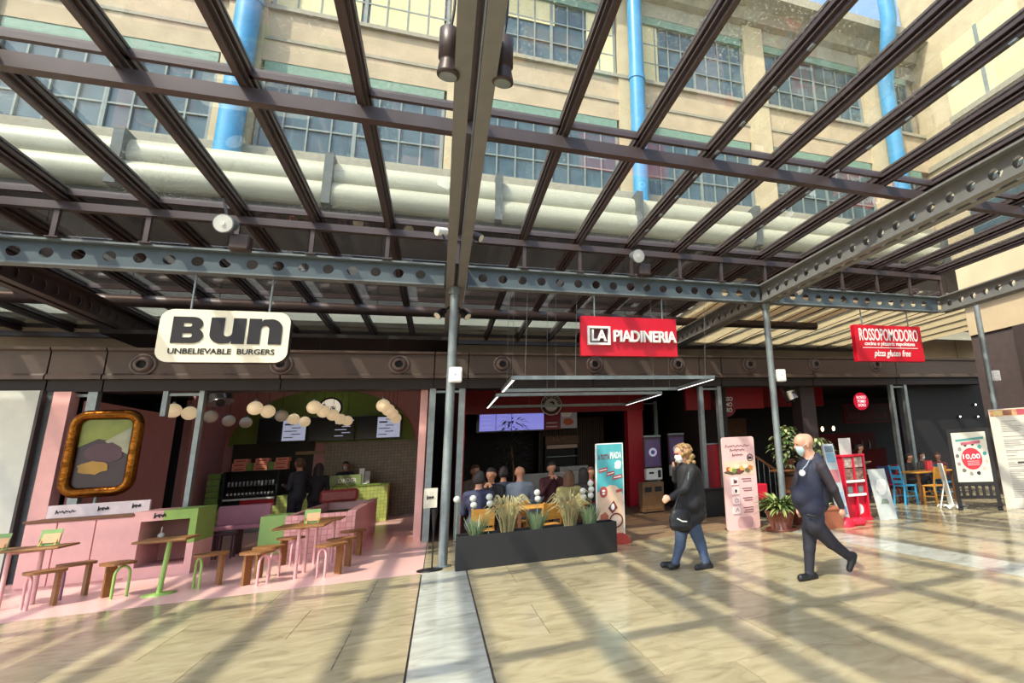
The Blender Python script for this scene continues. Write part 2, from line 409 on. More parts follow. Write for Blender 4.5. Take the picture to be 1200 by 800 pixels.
def put_word(s, parent, x, z, w, h, y, m, fat=0.0, depth=0.004, name='letter'):
    me = upright(text_mesh(s, w, h, depth, m, fat, name=name), (x, y, z))
    n = len(me.vertices); co = np.empty(n * 3, dtype=np.float32); me.vertices.foreach_get('co', co); co = co.reshape(-1, 3)
    fs = [tuple(q.vertices) for q in me.polygons]; par = list(range(n))
    def fd(i):
        while par[i] != i: par[i] = par[par[i]]; i = par[i]
        return i
    for f in fs:
        for k in f[1:]: par[fd(k)] = fd(f[0])
    rng = {}
    for i in range(n):
        r = fd(i); a, b = rng.get(r, (9e9, -9e9)); rng[r] = (min(a, co[i, 0]), max(b, co[i, 0]))
    groups = []
    for r, (a, b) in sorted(rng.items(), key=lambda q: q[1][0]):
        if groups and a < groups[-1][1] - 0.3 * min(b - a, groups[-1][1] - groups[-1][0]): groups[-1][1] = max(groups[-1][1], b); groups[-1][2].add(r)
        else: groups.append([a, b, {r}])
    for a, b, rs in groups:
        ff = [f for f in fs if fd(f[0]) in rs]; vs = sorted({i for f in ff for i in f}); ix = {v: k for k, v in enumerate(vs)}
        mm = bpy.data.meshes.new(name); mm.from_pydata([tuple(co[v]) for v in vs], [], [tuple(ix[i] for i in f) for f in ff]); mm.update(); mm.materials.append(m)
        link(name, mm, parent)
    bpy.data.meshes.remove(me)
def put_shape(loops, parent, x, z, y, m, name, depth=0.004):
    return link(name, upright(shape_mesh(name, loops, depth, m), (x, y, z)), parent)
# ================================================================== THE SETTING
MARBLE = marble_mat('beige_marble', '#aa9b7a', '#bbac8a', '#97886a')
MARBLEW = marble_mat('pale_marble', '#b2b0a3', '#c4c2b6', '#9a988c', objvar=0.05)
JOINT = mat('dark_joint', '#4c4239', 0.8)
PLANK = mat('deck_plank', '#8a6f55', 0.55, var=0.25, scale=4, stretch=(1.5, 14, 14), objvar=0.18)
PINKF = mat('pink_floor', '#e2b3ab', 0.3, var=0.05, scale=3)

floor = struct('floor')
MB().box(-24, 22, -14, 26, -0.12, -0.02).build('floor_bed', JOINT, floor)
STR = [(-6.57, -5.94), (-0.17, 0.46), (6.23, 6.86), (12.63, 13.26)]
rows = [-2.0, 0.0, 1.9, 3.1, 4.5, 6.03, 7.3, 8.6, 10.22]
slabmesh = {}
def slab_obj(x0, x1, y0, y1, m, g=0.003):
    w, d = round(x1 - x0 - 2 * g, 3), round(y1 - y0 - 2 * g, 3)
    k = (w, d, m.name)
    if k not in slabmesh: slabmesh[k] = MB().box(0, w, 0, d, -0.02, 0).mesh('floor_slab', m)
    link('floor_slab', slabmesh[k], floor, (x0 + g, y0 + g, 0))
for a, b in STR:
    for y0, y1 in zip(rows[:-1], rows[1:]): slab_obj(a + 0.008, b - 0.008, y0, y1, MARBLEW, 0.002)
for (a, b) in ((-12.3, -6.57), (-5.94, -0.17), (0.46, 6.23), (6.86, 12.63), (13.26, 19.0)):
    for r, (y0, y1) in enumerate(zip(rows[:-1], rows[1:])):
        n = 5; st = (b - a) / n; xs = [a] + [a + st * (k + (0.5 if r % 2 else 1)) for k in range(n)] + [b]
        xs = sorted(set(round(x, 3) for x in xs if x <= b + 1e-6))
        for x0, x1 in zip(xs[:-1], xs[1:]):
            if x1 - x0 > 0.05: slab_obj(x0 + (0.006 if x0 == a else 0), x1 - (0.006 if abs(x1 - b) < 1e-3 else 0), y0, y1, MARBLE)
# between the shops and in front of the restaurant on the right
for x0, x1 in ((-0.15, 0.5),): slab_obj(x0, x1, 10.23, 14.0, MARBLE)
for y0, y1 in ((10.22, 11.6), (11.6, 13.0), (13.0, 14.4), (14.4, 15.8)):
    for k in range(5): slab_obj(6.43 + k * 1.9, 6.43 + (k + 1) * 1.9, y0, y1, MARBLE)
slab_obj(0.5, 6.42, 10.23, 10.97, MARBLE)
MB().box(-6.75, -0.16, 10.25, 22.6, -0.02, 0.0).build('pink_floor_sheet', PINKF, floor)
MB().box(-16, -6.76, 10.25, 20, -0.02, 0.0).build('side_floor_sheet', MARBLE, floor)
MB().box(6.43, 27.0, 15.81, 24, -0.02, 0.0).build('restaurant_floor_sheet', mat('brown_floor', '#5a4636', 0.5), floor)
pk = {}
y = 10.98; r = 0
while y < 17.2:
    x = 0.5 - (r % 3) * 0.7
    while x < 6.4:
        x0, x1 = max(0.5, x), min(6.42, x + 2.1); k = round(x1 - x0, 2)
        if x1 - x0 > 0.1:
            if k not in pk: pk[k] = MB().box(0, k - 0.006, 0, 0.14, -0.02, 0.002).mesh('floor_plank', PLANK)
            link('floor_plank', pk[k], floor, (x0, y, 0))
        x += 2.1
    y += 0.146; r += 1
MB().box(0.5, 6.42, 17.25, 23, -0.02, 0.0).build('rear_floor_sheet', PLANK, floor)

# ------------------------------------------------------------------ glazed roof
roof = struct('ceiling')
RX = [-11.6, -10.5, -9.45, -8.4, -7.35, -6.30, -5.30, -4.25, -3.14, -2.11, -0.99, 0.14, 1.31, 2.36, 3.41, 4.46, 5.42, 6.50, 7.55, 8.58, 9.61, 10.63, 11.65]
TY = [-4.6, -1.2, 2.75, 6.6, 10.5, 12.6, 15.9, 20.4]
ZR = 5.60
rb = MB()
rb.box(-0.028, 0.028, TY[0], TY[-1], ZR - 0.02, ZR + 0.04)
rb.box(-0.062, 0.062, TY[0], TY[-1], ZR + 0.04, ZR + 0.06)
rb.box(-0.018, 0.018, TY[0], TY[-1], ZR + 0.06, ZR + 0.15)
rb.box(-0.080, -0.045, TY[0], TY[-1], ZR + 0.10, ZR + 0.15)
rb.box(0.045, 0.080, TY[0], TY[-1], ZR + 0.10, ZR + 0.15)
rb.box(-0.075, 0.075, TY[0], TY[-1], ZR + 0.185, ZR + 0.215)
rme = rb.mesh('rafter', RAFT)
for x in RX: link('rafter', rme, roof, (x, 0, 0))
for y in [v for v in TY[1:] if v != 12.6]:            # glazing bars across
    MB().box(RX[0], RX[-1], y - 0.03, y + 0.03, ZR + 0.10, ZR + 0.20).build('glazing_bar', RAFT, roof)
MB().box(RX[0], RX[-1], 6.60, 6.625, ZR - 0.20, ZR - 0.021).box(RX[0], RX[-1], 6.625, 6.70, ZR - 0.20, ZR - 0.185).box(RX[0], RX[-1], 6.575, 6.60, ZR - 0.20, ZR - 0.18).build('purlin', RAFT, roof)
MB().box(RX[0], RX[-1], 2.70, 2.82, ZR - 0.19, ZR - 0.021).build('purlin', RAFT, roof)
MB().box(RX[0], RX[-1], -1.26, -1.14, ZR - 0.19, ZR - 0.021).build('purlin', RAFT, roof)
MB().box(RX[0], RX[-1], 10.44, 10.56, ZR - 0.14, ZR - 0.021).build('purlin', RAFT, roof)
MB().cyl((RX[0], 15.9, ZR - 0.16), (RX[-1], 15.9, ZR - 0.16), 0.135, n=14).build('purlin', RAFT, roof)
MB().box(RX[0], RX[-1], 20.3, 20.5, ZR - 0.15, ZR - 0.021).build('purlin', RAFT, roof)
pane = {}
for i in range(len(RX) - 1):
    for j in range(len(TY) - 1):
        w, d = round(RX[i + 1] - RX[i] - 0.08, 3), round(TY[j + 1] - TY[j] - 0.07, 3)
        if TY[j] == 12.6:                            # smoked pane; narrow clear strip added to throw sun stripes on the fascia
            cs_ = 0.24
            for a_, b_, g_ in ((RX[i] + 0.04, RX[i] + 0.04 + cs_, ROOFGLASS), (RX[i] + 0.045 + cs_, RX[i + 1] - 0.04, SMOKEGLASS)):
                w_ = round(b_ - a_, 3)
                if (w_, d, g_.name) not in pane: pane[w_, d, g_.name] = MB().box(-w_ / 2, w_ / 2, -d / 2, d / 2, 0, 0.012).mesh('glass_pane', g_)
                link('glass_pane', pane[w_, d, g_.name], roof, ((a_ + b_) / 2, (TY[j] + TY[j + 1]) / 2, ZR + 0.160))
            continue
        gm_ = SMOKEGLASS if TY[j] in (10.5,) else ROOFGLASS
        if (w, d, gm_.name) not in pane: pane[w, d, gm_.name] = MB().box(-w / 2, w / 2, -d / 2, d / 2, 0, 0.012).mesh('glass_pane', gm_)
        link('glass_pane', pane[w, d, gm_.name], roof, ((RX[i] + RX[i + 1]) / 2, (TY[j] + TY[j + 1]) / 2, ZR + 0.160))
sb = MB().box(-0.03, 0.03, -0.03, 0.03, 5.03, ZR - 0.14).box(-0.075, 0.075, -0.05, 0.05, 5.03, 5.045).mesh('stub_post', RAFT)
for x in RX[5:]: link('stub_post', sb, roof, (x, 10.5 + 0.0, 0))
# clips along two rafters
clip = MB().box(-0.02, 0.02, -0.05, 0.05, 0, 0.02).mesh('rafter_clip', GALV)
for x in (3.41, 5.42):
    for k in range(9): link('rafter_clip', clip, roof, (x - 0.03, 3.4 + k * 0.75, ZR - 0.041))

# the last bay runs on only behind the cross beam
RX2 = [11.65, 12.7, 13.75, 14.8, 15.85, 16.9, 17.95, 19.0]
rb2 = MB()
for x0, x1, z0, z1 in ((-0.028, 0.028, -0.02, 0.04), (-0.062, 0.062, 0.04, 0.06), (-0.018, 0.018, 0.06, 0.15), (-0.08, -0.045, 0.10, 0.15), (0.045, 0.08, 0.10, 0.15), (-0.075, 0.075, 0.185, 0.215)): rb2.box(x0, x1, 12.3, TY[-1], ZR + z0, ZR + z1)
rme2 = rb2.mesh('rafter', RAFT)
for x in RX2[1:]: link('rafter', rme2, roof, (x, 0, 0))
for x0, x1 in zip(RX2[:-1], RX2[1:]):
    for y0, y1 in ((12.3, 15.87), (15.93, 20.37)):
        MB().box(x0 + 0.04, x1 - 0.04, y0, y1, 0, 0.012).build('glass_pane', ROOFGLASS, roof, (0, 0, ZR + 0.160))
MB().box(RX2[0], RX2[-1], 20.3, 20.5, ZR - 0.15, ZR - 0.021).build('purlin', RAFT, roof)
# cream blinds under the glass of the right bay
BLIND = mat('cream_blind', '#e9dfcc', 0.8, var=0.06, scale=3)
_bn = BLIND.node_tree; _tl = _bn.nodes.new('ShaderNodeBsdfTranslucent'); _tl.inputs[0].default_value = lin('#f0e4cc') + (1,)
_mx = _bn.nodes.new('ShaderNodeMixShader'); _mx.inputs[0].default_value = 0.6
_bn.links.new(_bn.nodes['Principled BSDF'].outputs[0], _mx.inputs[1]); _bn.links.new(_tl.outputs[0], _mx.inputs[2])
_bn.links.new(_mx.outputs[0], _bn.nodes['Material Output'].inputs[0])
for i, (x0, x1) in enumerate(list(zip(RX[17:-1], RX[18:])) + list(zip(RX2[:-1], RX2[1:]))):
    MB().box(x0 + 0.07, x1 - 0.07, 13.0, 20.2, ZR - 0.06, ZR - 0.045).build('roof_blind', BLIND, roof)
for k in range(9):
    MB().cyl((6.9 + k * 1.03, 13.2, ZR - 0.12), (7.3 + k * 1.03, 20.2, ZR - 0.12), 0.012, n=6).build('roof_wire', DARKM, roof)

# ------------------------------------------------------------------ perforated beams
def web_mesh(L, h, pitch, r, t, m, first=0.2):
    holes = []; x = first
    while x < L - r - 0.03: holes.append(circle(x, 0, r, 16)); x += pitch
    return shape_mesh('web', [[(0, -h / 2), (L, -h / 2), (L, h / 2), (0, h / 2)]] + holes, t, m)
def xbeam(x0, x1, label, first):
    t = thing('perforated_beam', label, 'beam', (x0, 10.6, 4.63))
    L = x1 - x0
    link('web', upright(web_mesh(L, 0.34, 0.352, 0.08, 0.012, STEEL, first), (0, 0, 0.20)), t)
    MB().box(0, L, -0.09, 0.09, 0.0, 0.03).build('bottom_flange', FLANGE, t)
    MB().box(0, L, -0.09, 0.09, 0.37, 0.40).build('top_flange', FLANGE, t)
    return t
xbeam(-6.12, -0.06, 'blue-grey perforated steel beam above the cream burger sign', 0.04 + 0.352)
xbeam(0.33, 6.38, 'blue-grey perforated steel beam carrying the red flatbread shop sign', 0.26)
xbeam(6.62, 11.55, 'grey perforated steel beam carrying the red pizza restaurant sign', 0.26)
xbeam(-11.5, -6.48, 'blue-grey perforated steel beam running out at the left edge of the picture', 0.2)
def ybeam(x, y0, y1, label, m=BEAM):
    t = thing('perforated_girder', label, 'beam', (x, y0, 4.63))
    L = y1 - y0
    for sx in (-1, 1):
        me = web_mesh(L, 0.34, 0.352, 0.08, 0.012, m, 0.25)
        n = len(me.vertices); a = np.empty(n * 3, dtype=np.float32); me.vertices.foreach_get('co', a); a = a.reshape(-1, 3)
        b = np.stack([a[:, 2] + sx * 0.045, a[:, 0], a[:, 1] + 0.20], 1); me.vertices.foreach_set('co', b.astype(np.float32).ravel()); me.update()
        link('web', me, t)
        xa, xb = sorted((sx * 0.035, sx * 0.16))
        MB().box(xa, xb, 0, L, 0.0, 0.03).build('bottom_flange', m, t)
        MB().box(xa, xb, 0, L, 0.37, 0.40).build('top_flange', m, t)
    return t
ybeam(-6.30, -4.0, 19.8, 'dark perforated girder running back at the left behind the burger sign', RAFT)
ybeam(0.135, -4.0, 19.8, 'long grey double girder overhead in the middle, two flanges with a slot')
ybeam(6.50, -4.0, 19.8, 'grey perforated girder crossing over the post beside the pink banner')
ybeam(11.72, -4.0, 10.6, 'grey perforated girder along the right edge below the cream wall')

# ------------------------------------------------------------------ posts
def post(x, y, z1, r, label, name='steel_post', cap=True):
    t = thing(name, label, 'post', (x, y, 0))
    MB().cyl((0, 0, 0), (0, 0, z1), r, n=20).build('shaft', GALV, t)
    if cap: MB().cyl((0, 0, z1 - 0.12), (0, 0, z1), r * 1.35, n=20).build('cap', GALV, t)
    MB().cyl((0, 0, 0), (0, 0, 0.02), r * 1.7, n=20).build('base_ring', GALV, t)
    MB().cyl((0, 0, 3.02), (0, 0, 3.05), r * 1.12, n=20).build('clamp', GALV, t)
    return t
post(0.125, 10.6, 4.62, 0.072, 'round galvanised steel post at the end of the black planter')
post(6.50, 10.6, 4.62, 0.072, 'round galvanised steel post behind the potted plants by the pink banner')
post(12.9, 10.6, 5.0, 0.075, 'round galvanised steel post at the right behind the tall menu board', cap=False)
def wifi(x, y, z, label):
    t = thing('access_point', label, 'speaker', (x, y, z))
    link('case', upright(shape_mesh('case', [rrect(-0.105, 0.105, -0.13, 0.13, 0.03)], 0.07, WHITE), (0, 0, 0)), t)
    link('cover', upright(shape_mesh('cover', [rrect(-0.085, 0.085, -0.11, 0.11, 0.03)], 0.012, WHITE), (0, -0.041, 0)), t)
    link('logo', upright(shape_mesh('logo', [circle(0, 0, 0.012, 10)], 0.004, GALV), (0, -0.05, 0)), t)
    MB().cyl((-0.02, 0.035, 0), (-0.02, 0.09, 0), 0.02, n=8).build('bracket', GALV, t)
wifi(0.19, 10.47, 3.045, 'white box clamped to the post beside the black planter')
wifi(6.70, 10.56, 3.04, 'white box on the post above the bald man in the navy vest')
wifi(13.02, 10.49, 3.02, 'small white box on the post at the far right')

# ------------------------------------------------------------------ fascia over the shop fronts
fas = struct('trim_1')
FY = 14.0
jx = [-16.0, -12.5, -9.6, -6.72, -5.92, -3.1, -0.19, 0.53, 3.45, 6.36, 7.02, 10.0, 13.1, 16.9]
for x0, x1 in zip(jx[:-1], jx[1:]):
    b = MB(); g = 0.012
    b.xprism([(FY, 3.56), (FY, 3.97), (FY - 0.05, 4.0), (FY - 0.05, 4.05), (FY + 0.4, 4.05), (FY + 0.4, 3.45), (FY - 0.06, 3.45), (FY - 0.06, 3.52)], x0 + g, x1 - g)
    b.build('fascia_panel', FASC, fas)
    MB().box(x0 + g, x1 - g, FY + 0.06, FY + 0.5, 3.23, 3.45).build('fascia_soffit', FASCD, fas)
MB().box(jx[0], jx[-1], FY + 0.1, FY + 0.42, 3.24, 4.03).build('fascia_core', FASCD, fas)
vent_where = ['left of the cream burger sign', 'behind the right end of the burger sign', 'just left of the post by the planter', 'right of the post by the planter', 'under the left end of the red flatbread sign', 'under the right end of the red flatbread sign', 'left of the post behind the potted plants', 'right of the post behind the potted plants', 'below the left end of the red pizza sign', 'at the far left end']
VENT = mat('vent_metal', '#6a5c59', 0.4, 0.3)
for (px, wh) in zip((168, 330, 468, 589, 697, 794, 878, 955, 1026, 8), vent_where):
    if px == 8: continue
    c = P(px, 427, FY)
    t = thing('air_nozzle', 'round air nozzle in the brown fascia ' + wh, 'vent', (c.x, FY, c.z))
    MB().lathe([(0.215, 0.0), (0.215, -0.02), (0.19, -0.03), (0.165, -0.03), (0.16, -0.01)], axis='Y', n=24).build('flange', VENT, t)
    MB().lathe([(0.165, -0.005), (0.15, -0.05), (0.12, -0.08), (0.085, -0.10), (0.078, -0.09), (0.075, -0.02)], axis='Y', n=24).build('cone', VENT, t)
    MB().cyl((0, -0.03, 0), (0, -0.005, 0), 0.078, n=20).build('opening', BLACK, t)
# steel door posts under the fascia, in pairs
frn = 0
def portal(x0, x1, y0, y1, label, w=0.11, short=False):
    t = thing('portal_frame', label, 'post', (x0, y0 or FY, 0))
    for x in (0, x1 - x0): MB().box(x - w / 2, x + w / 2, 0.08, 0.24, 2.75 if short and x == 0 else 0, 3.24).build('upright', GALV, t)
    MB().box(w / 2, x1 - x0 - w / 2, 0.12, 0.18, 3.14, 3.19).build('tie_bar', GALV, t)
portal(-6.62, -6.05, 0, 0, 'pair of grey steel uprights at the left end of the pink burger shop', 0.14)
portal(-4.97, -4.40, 0, 0, 'grey steel upright and short stub right of the gold framed picture', 0.08, True)
portal(-0.20, 0.42, 0, 0, 'pair of grey steel uprights between the pink shop and the flatbread shop', 0.13)
portal(6.02, 6.62, 18.2, 0, 'pair of slim grey uprights beside the red pillar')
portal(6.41, 6.95, 0, 0, 'pair of grey uprights behind the woman in black')
portal(12.89, 13.43, 0, 0, 'pair of grey uprights behind the blue chair')

# ------------------------------------------------------------------ the old factory behind the glass roof
STUC = mat('ochre_stucco', '#b5a184', 0.85, var=0.14, scale=1.2, bump=0.25, bscale=8)
STUC2 = mat('pale_ochre_stucco', '#bba988', 0.85, var=0.10, scale=1.2)
STONE = mat('grey_stone', '#98917f', 0.85, var=0.12)
WGLASS = mat('factory_glass', '#44585f', 0.2, var=0.25, scale=1.5)
MUNT = mat('window_bars', '#79827f', 0.6)
GREENL = mat('green_shutter_box', '#6d8a78', 0.6, var=0.15)
YBLIND = mat('yellow_blind', '#d0c498', 0.8, var=0.05)
BY = 21.0
fac = thing('factory_building', 'old ochre factory with barred windows rising behind the glass roof', 'building', (0, BY, 0))
piers = [-20.3, -13.5, -6.85, 0.2, 7.05, 13.5, 20.6, 24.0]
MB().box(-24, 24.3, 0.35, 1.2, 5.0, 24.0).build('wall', STUC, fac)
MB().box(-24, 24.2, 0.0, 0.36, 15.42, 17.45).build('spandrel', STUC, fac)
MB().box(-24, 24.2, -0.05, 0.36, 16.25, 16.38).build('string_course', STONE, fac)
MB().box(-24, 24.2, -0.18, 0.36, 11.75, 12.05).build('sill', STONE, fac)
MB().box(-24, 24.2, -0.15, 0.36, 17.45, 17.62).build('sill', STONE, fac)
MB().box(-24, 24.2, 0.0, 0.36, 9.6, 11.75).build('plinth', STUC2, fac)
MB().box(-24, 24.2, 0.0, 0.36, 21.1, 21.9).build('frieze', STONE, fac)
MB().xprism([(0.3, 21.8), (-0.35, 22.0), (-0.6, 22.5), (-1.35, 22.7), (-1.35, 23.2), (0.3, 23.3)], -24, 24.2).build('cornice', STONE, fac)
for x in piers[:-1]:
    MB().box(x - 0.55, x + 0.55, -0.1, 0.36, 11.75, 21.9).build('pier', STUC2, fac)
def fwindow(x0, x1, z0, z1, nx, nz, blind=()):
    w = MB().box(x0, x1, 0.20, 0.34, z0, z1).build('window', WGLASS, fac)
    st = (x1 - x0) / nx
    for k in range(nx + 1):
        ww = 0.06 if k % 4 == 0 else 0.025
        MB().box(x0 + k * st - ww, x0 + k * st + ww, 0.12, 0.22, z0, z1).build('window_bar', MUNT, w)
    for k in range(nz + 1):
        zz = z0 + (z1 - z0) * k / nz
        MB().box(x0, x1, 0.13, 0.21, zz - 0.03, zz + 0.03).build('window_bar', MUNT, w)
    for a, b, c, d in blind:
        MB().box(x0 + st * a, x0 + st * b, 0.14, 0.19, z0 + (z1 - z0) * c, z0 + (z1 - z0) * d).build('blind_panel', YBLIND, w)
    MB().box(x0, x1, 0.02, 0.34, z1, z1 + 0.42).build('shutter_box', GREENL, w)
for i in range(len(piers) - 1):
    a, b = piers[i] + 0.65, piers[i + 1] - 0.65
    if b - a < 2: a, b = piers[i] + 0.9, piers[i + 1] - 0.2
    fwindow(a, b, 12.1, 15.0, 8 if b - a > 3 else 4, 3)
    bl = []
    if i == 2: bl = [(0, 3.8, 0, 1), (4.2, 7.8, 0, 1)]
    if i == 3: bl = [(0, 0.8, 0.5, 1), (1, 4.2, 0.62, 1), (6.2, 8, 0, 1)]
    if i == 4: bl = [(0, 1.2, 0, 1)]
    if i < 2: bl = [(0, 8, 0, 0.6)]
    fwindow(a, b, 17.7, 20.7, 8 if b - a > 3 else 4, 3, bl)
# return wing on the right
wing = thing('factory_wing', 'sunlit ochre wing of the factory at the upper right with pale blinds', 'building', (24.0, 0, 0))
MB().box(0, 1.2, 2, BY + 0.3, 5, 30).build('wall', STUC2, wing)
MB().box(-0.12, 0, 2, BY, 15.4, 15.7).build('string_course', STONE, wing)
for y0 in (14.6, 8.4):
    w = MB().box(-0.08, 0.02, y0, y0 + 4.4, 17.6, 21.5).build('window', YBLIND, wing)
    MB().box(-0.2, 0.0, y0 - 0.1, y0 + 4.5, 17.3, 17.6).build('sill', STONE, w)
    MB().box(-0.14, -0.06, y0 + 2.1, y0 + 2.3, 17.6, 21.5).build('mullion', MUNT, w)
    w = MB().box(-0.08, 0.02, y0, y0 + 4.4, 10.4, 13.6).build('window', WGLASS, wing)
    MB().box(-0.2, 0.0, y0 - 0.1, y0 + 4.5, 10.1, 10.4).build('sill', STONE, w)
BLUE = mat('blue_pipe_paint', '#3f8cb8', 0.3, var=0.10, scale=2)
for x, lab, r in ((-6.72, 'thick sky-blue rainwater pipe on the factory at the left', 0.36), (7.2, 'sky-blue rainwater pipe on the factory right of the middle girder', 0.33), (21.3, 'sky-blue rainwater pipe in the corner of the factory at the upper right', 0.42)):
    t = thing('rainwater_pipe', lab, 'pipe', (x, BY - 0.48, 9.7))
    if x < 20: MB().cyl((0, 0, 0), (0, 0, 13.5), r, n=24).build('pipe_shaft', BLUE, t)
    else: MB().tube([(0, 0, 0), (0, 0, 9.0), (-0.1, -0.1, 10.1), (-0.4, -1.0, 12.1), (-0.4, -1.3, 13.3), (-0.4, -1.3, 21)], r, 20).build('pipe_shaft', BLUE, t)
    for z in (3.5, 7.5): MB().cyl((0, 0, z), (0, 0, z + 0.22), r * 1.1, n=24).build('pipe_collar', BLUE, t)
DUCT = mat('cream_duct', '#aaa792', 0.45, var=0.10, scale=1.0, stretch=(0.3, 3, 3))
t = thing('roof_duct', 'long cream round duct running along the factory below its windows', 'duct', (0, BY - 1.3, 10.3))
MB().cyl((-24, 0, 0.35), (22, 0, 0.35), 0.5, n=24).build('duct_tube', DUCT, t)
MB().cyl((-24, -0.25, -0.35), (22, -0.25, -0.35), 0.42, n=24).build('duct_tube', DUCT, t)
for k in range(9):
    x = -18.9 + k * 5.1; MB().box(x - 0.12, x + 0.12, -0.74, 0.6, -0.8, 0.9).build('duct_bracket', mat('grey_bracket', '#4c5150', 0.6), t)
cl = thing('dark_cladding', 'dark brown metal cladding under the cream duct behind the glass', 'cladding', (0, BY - 1.55, 5.0))
for k in range(24):
    for z0, z1 in ((1.3, 3.0), (3.02, 4.75)):
        MB().box(-24 + k * 2 + 0.01, -22 + k * 2 - 0.01, 0, 0.2, z0, z1 - 0.02).build('cladding_panel', mat('umber_panel', '#1d1713', 0.6, var=0.15, objvar=0.2), cl)
LOWB = mat('light_band', '#8f8f80', 0.6, var=0.2, scale=1.4, stretch=(0.4, 4, 4))
for k in range(8):
    MB().box(-24 + k * 6 + 0.02, -18 + k * 6 - 0.02, 0.0, 0.2, 0.9, 1.28).build('pale_panel', LOWB, cl)
# ================================================================== SHOP INTERIORS
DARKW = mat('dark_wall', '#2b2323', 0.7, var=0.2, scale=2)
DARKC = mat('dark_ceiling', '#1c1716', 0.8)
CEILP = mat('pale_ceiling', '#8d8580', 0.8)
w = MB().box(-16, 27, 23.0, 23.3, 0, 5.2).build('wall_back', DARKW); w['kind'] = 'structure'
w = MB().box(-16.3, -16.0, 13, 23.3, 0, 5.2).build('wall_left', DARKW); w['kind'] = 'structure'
sc = struct('ceiling_shops_shade')  # unseen sheets added to block the sun and keep the shops dark
MB().box(0.3, 27, 14.45, 23.0, 3.62, 3.72).build('ceiling_shade_sheet', DARKC, sc)
MB().box(-16, -6.3, 14.45, 23.0, 3.62, 3.72).build('ceiling_shade_sheet', DARKC, sc)
for x0, x1, y0, y1 in ((-6.3, 0.3, 14.45, 16.9), (-6.3, -4.7, 16.9, 22.0), (-3.7, 0.3, 16.9, 18.3), (-4.7, -3.7, 19.1, 22.0), (-3.7, -2.9, 18.3, 22.0), (-1.9, 0.3, 18.3, 22.0), (-2.9, -1.9, 19.2, 22.0), (-6.3, -5.4, 22, 23), (-2.4, 0.3, 22, 23)):  # gaps between these added sheets shaped to drop sun patches inside
    MB().box(x0, x1, y0, y1, 4.42, 4.5).build('ceiling_shade_sheet', DARKC, sc)

# ---- pink burger shop walls
bw = struct('wall_burger_shop')
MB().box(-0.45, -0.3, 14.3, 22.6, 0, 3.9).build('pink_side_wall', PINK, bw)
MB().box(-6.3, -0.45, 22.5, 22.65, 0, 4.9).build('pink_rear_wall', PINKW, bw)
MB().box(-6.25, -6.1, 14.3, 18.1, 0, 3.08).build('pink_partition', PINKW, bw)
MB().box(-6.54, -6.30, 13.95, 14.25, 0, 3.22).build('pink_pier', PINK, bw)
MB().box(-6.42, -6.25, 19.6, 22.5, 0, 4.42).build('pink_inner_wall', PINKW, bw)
MB().box(-7.6, -7.45, 14.3, 19.6, 0, 3.6).build('dark_passage_wall', BLACK, bw)
MB().box(-7.6, -6.42, 19.6, 19.75, 0, 4.4).build('dark_passage_wall', BLACK, bw)
MB().box(-6.3, -0.45, 18.0, 18.1, 4.25, 4.42).build('pale_beam', CEILP, bw)
# white side panel at the far left
wp = struct('wall_side_panel')
MB().box(-9.4, -6.70, 13.9, 14.0, 0, 3.24).build('pale_panel', mat('pale_green_grey_panel', '#c3c6bd', 0.5, var=0.05), wp)
MB().box(-6.70, -6.66, 13.88, 14.02, 0, 3.24).build('panel_edge', DARKM, wp)
# olive arch, brown tiles, dark niche
arch = [(-6.15, 2.45), (-0.85, 2.45)] + [(-3.5 + 2.65 * math.cos(a), 2.45 + 1.75 * math.sin(a)) for a in [PI * k / 24 for k in range(1, 24)]]
put_shape([arch], bw, 0, 0, 22.47, OLIVE, 'olive_arch', 0.06)
MB().box(-3.5, -0.46, 22.42, 22.5, 0, 2.45).build('brown_tile_wall', BROWNT, bw)
MB().box(-6.0, -3.8, 22.40, 22.5, 0.9, 2.5).build('dark_niche', mat('olive_black', '#2a2413', 0.6), bw)
MB().box(-3.8, -3.5, 22.43, 22.5, 0.9, 2.1).build('pink_strip', PINKW, bw)
MB().box(-4.3, -3.5, 22.35, 22.5, 2.1, 2.2).build('pale_lintel', mat('tan_lintel', '#a58a60', 0.6), bw)
SCRBLK = mat('screen_black', '#16121c', 0.25)
SCRW = mat('screen_white', '#b9bed6', 0.3, emit=0.45)
TXT = mat('ink_dark', '#2a2024', 0.6)
INKW = mat('ink_white', '#eceae6', 0.5)
for i, (x0, x1, wx0, wx1) in enumerate(((-5.38, -4.03, -4.72, -4.08), (-3.98, -2.68, -3.3, -2.8), (-2.62, -1.25, -2.0, -1.3))):
    t = thing('menu_screen', ['left menu screen over the burger counter, white list on black', 'middle menu screen over the burger counter, mostly dark', 'right menu screen over the burger counter, pale list on black'][i], 'screen', (x0, 22.3, 2.5))
    MB().bbox(0, x1 - x0, 0, 0.1, 0, 0.78, 0.01).build('panel', SCRBLK, t)
    if i != 1: MB().box(wx0 - x0, wx1 - x0, -0.006, 0, 0.05, 0.73).build('page', SCRW, t)
    for k in range(6):
        z = 0.64 - k * 0.1; a = (wx0 - x0) + (0.05 if k % 2 else 0.25)
        MB().box(a, a + (0.25 if k % 3 else 0.34), -0.012, -0.006, z, z + (0.05 if k == 1 else 0.025)).build('text_line', TXT if i != 1 else SCRW, t)
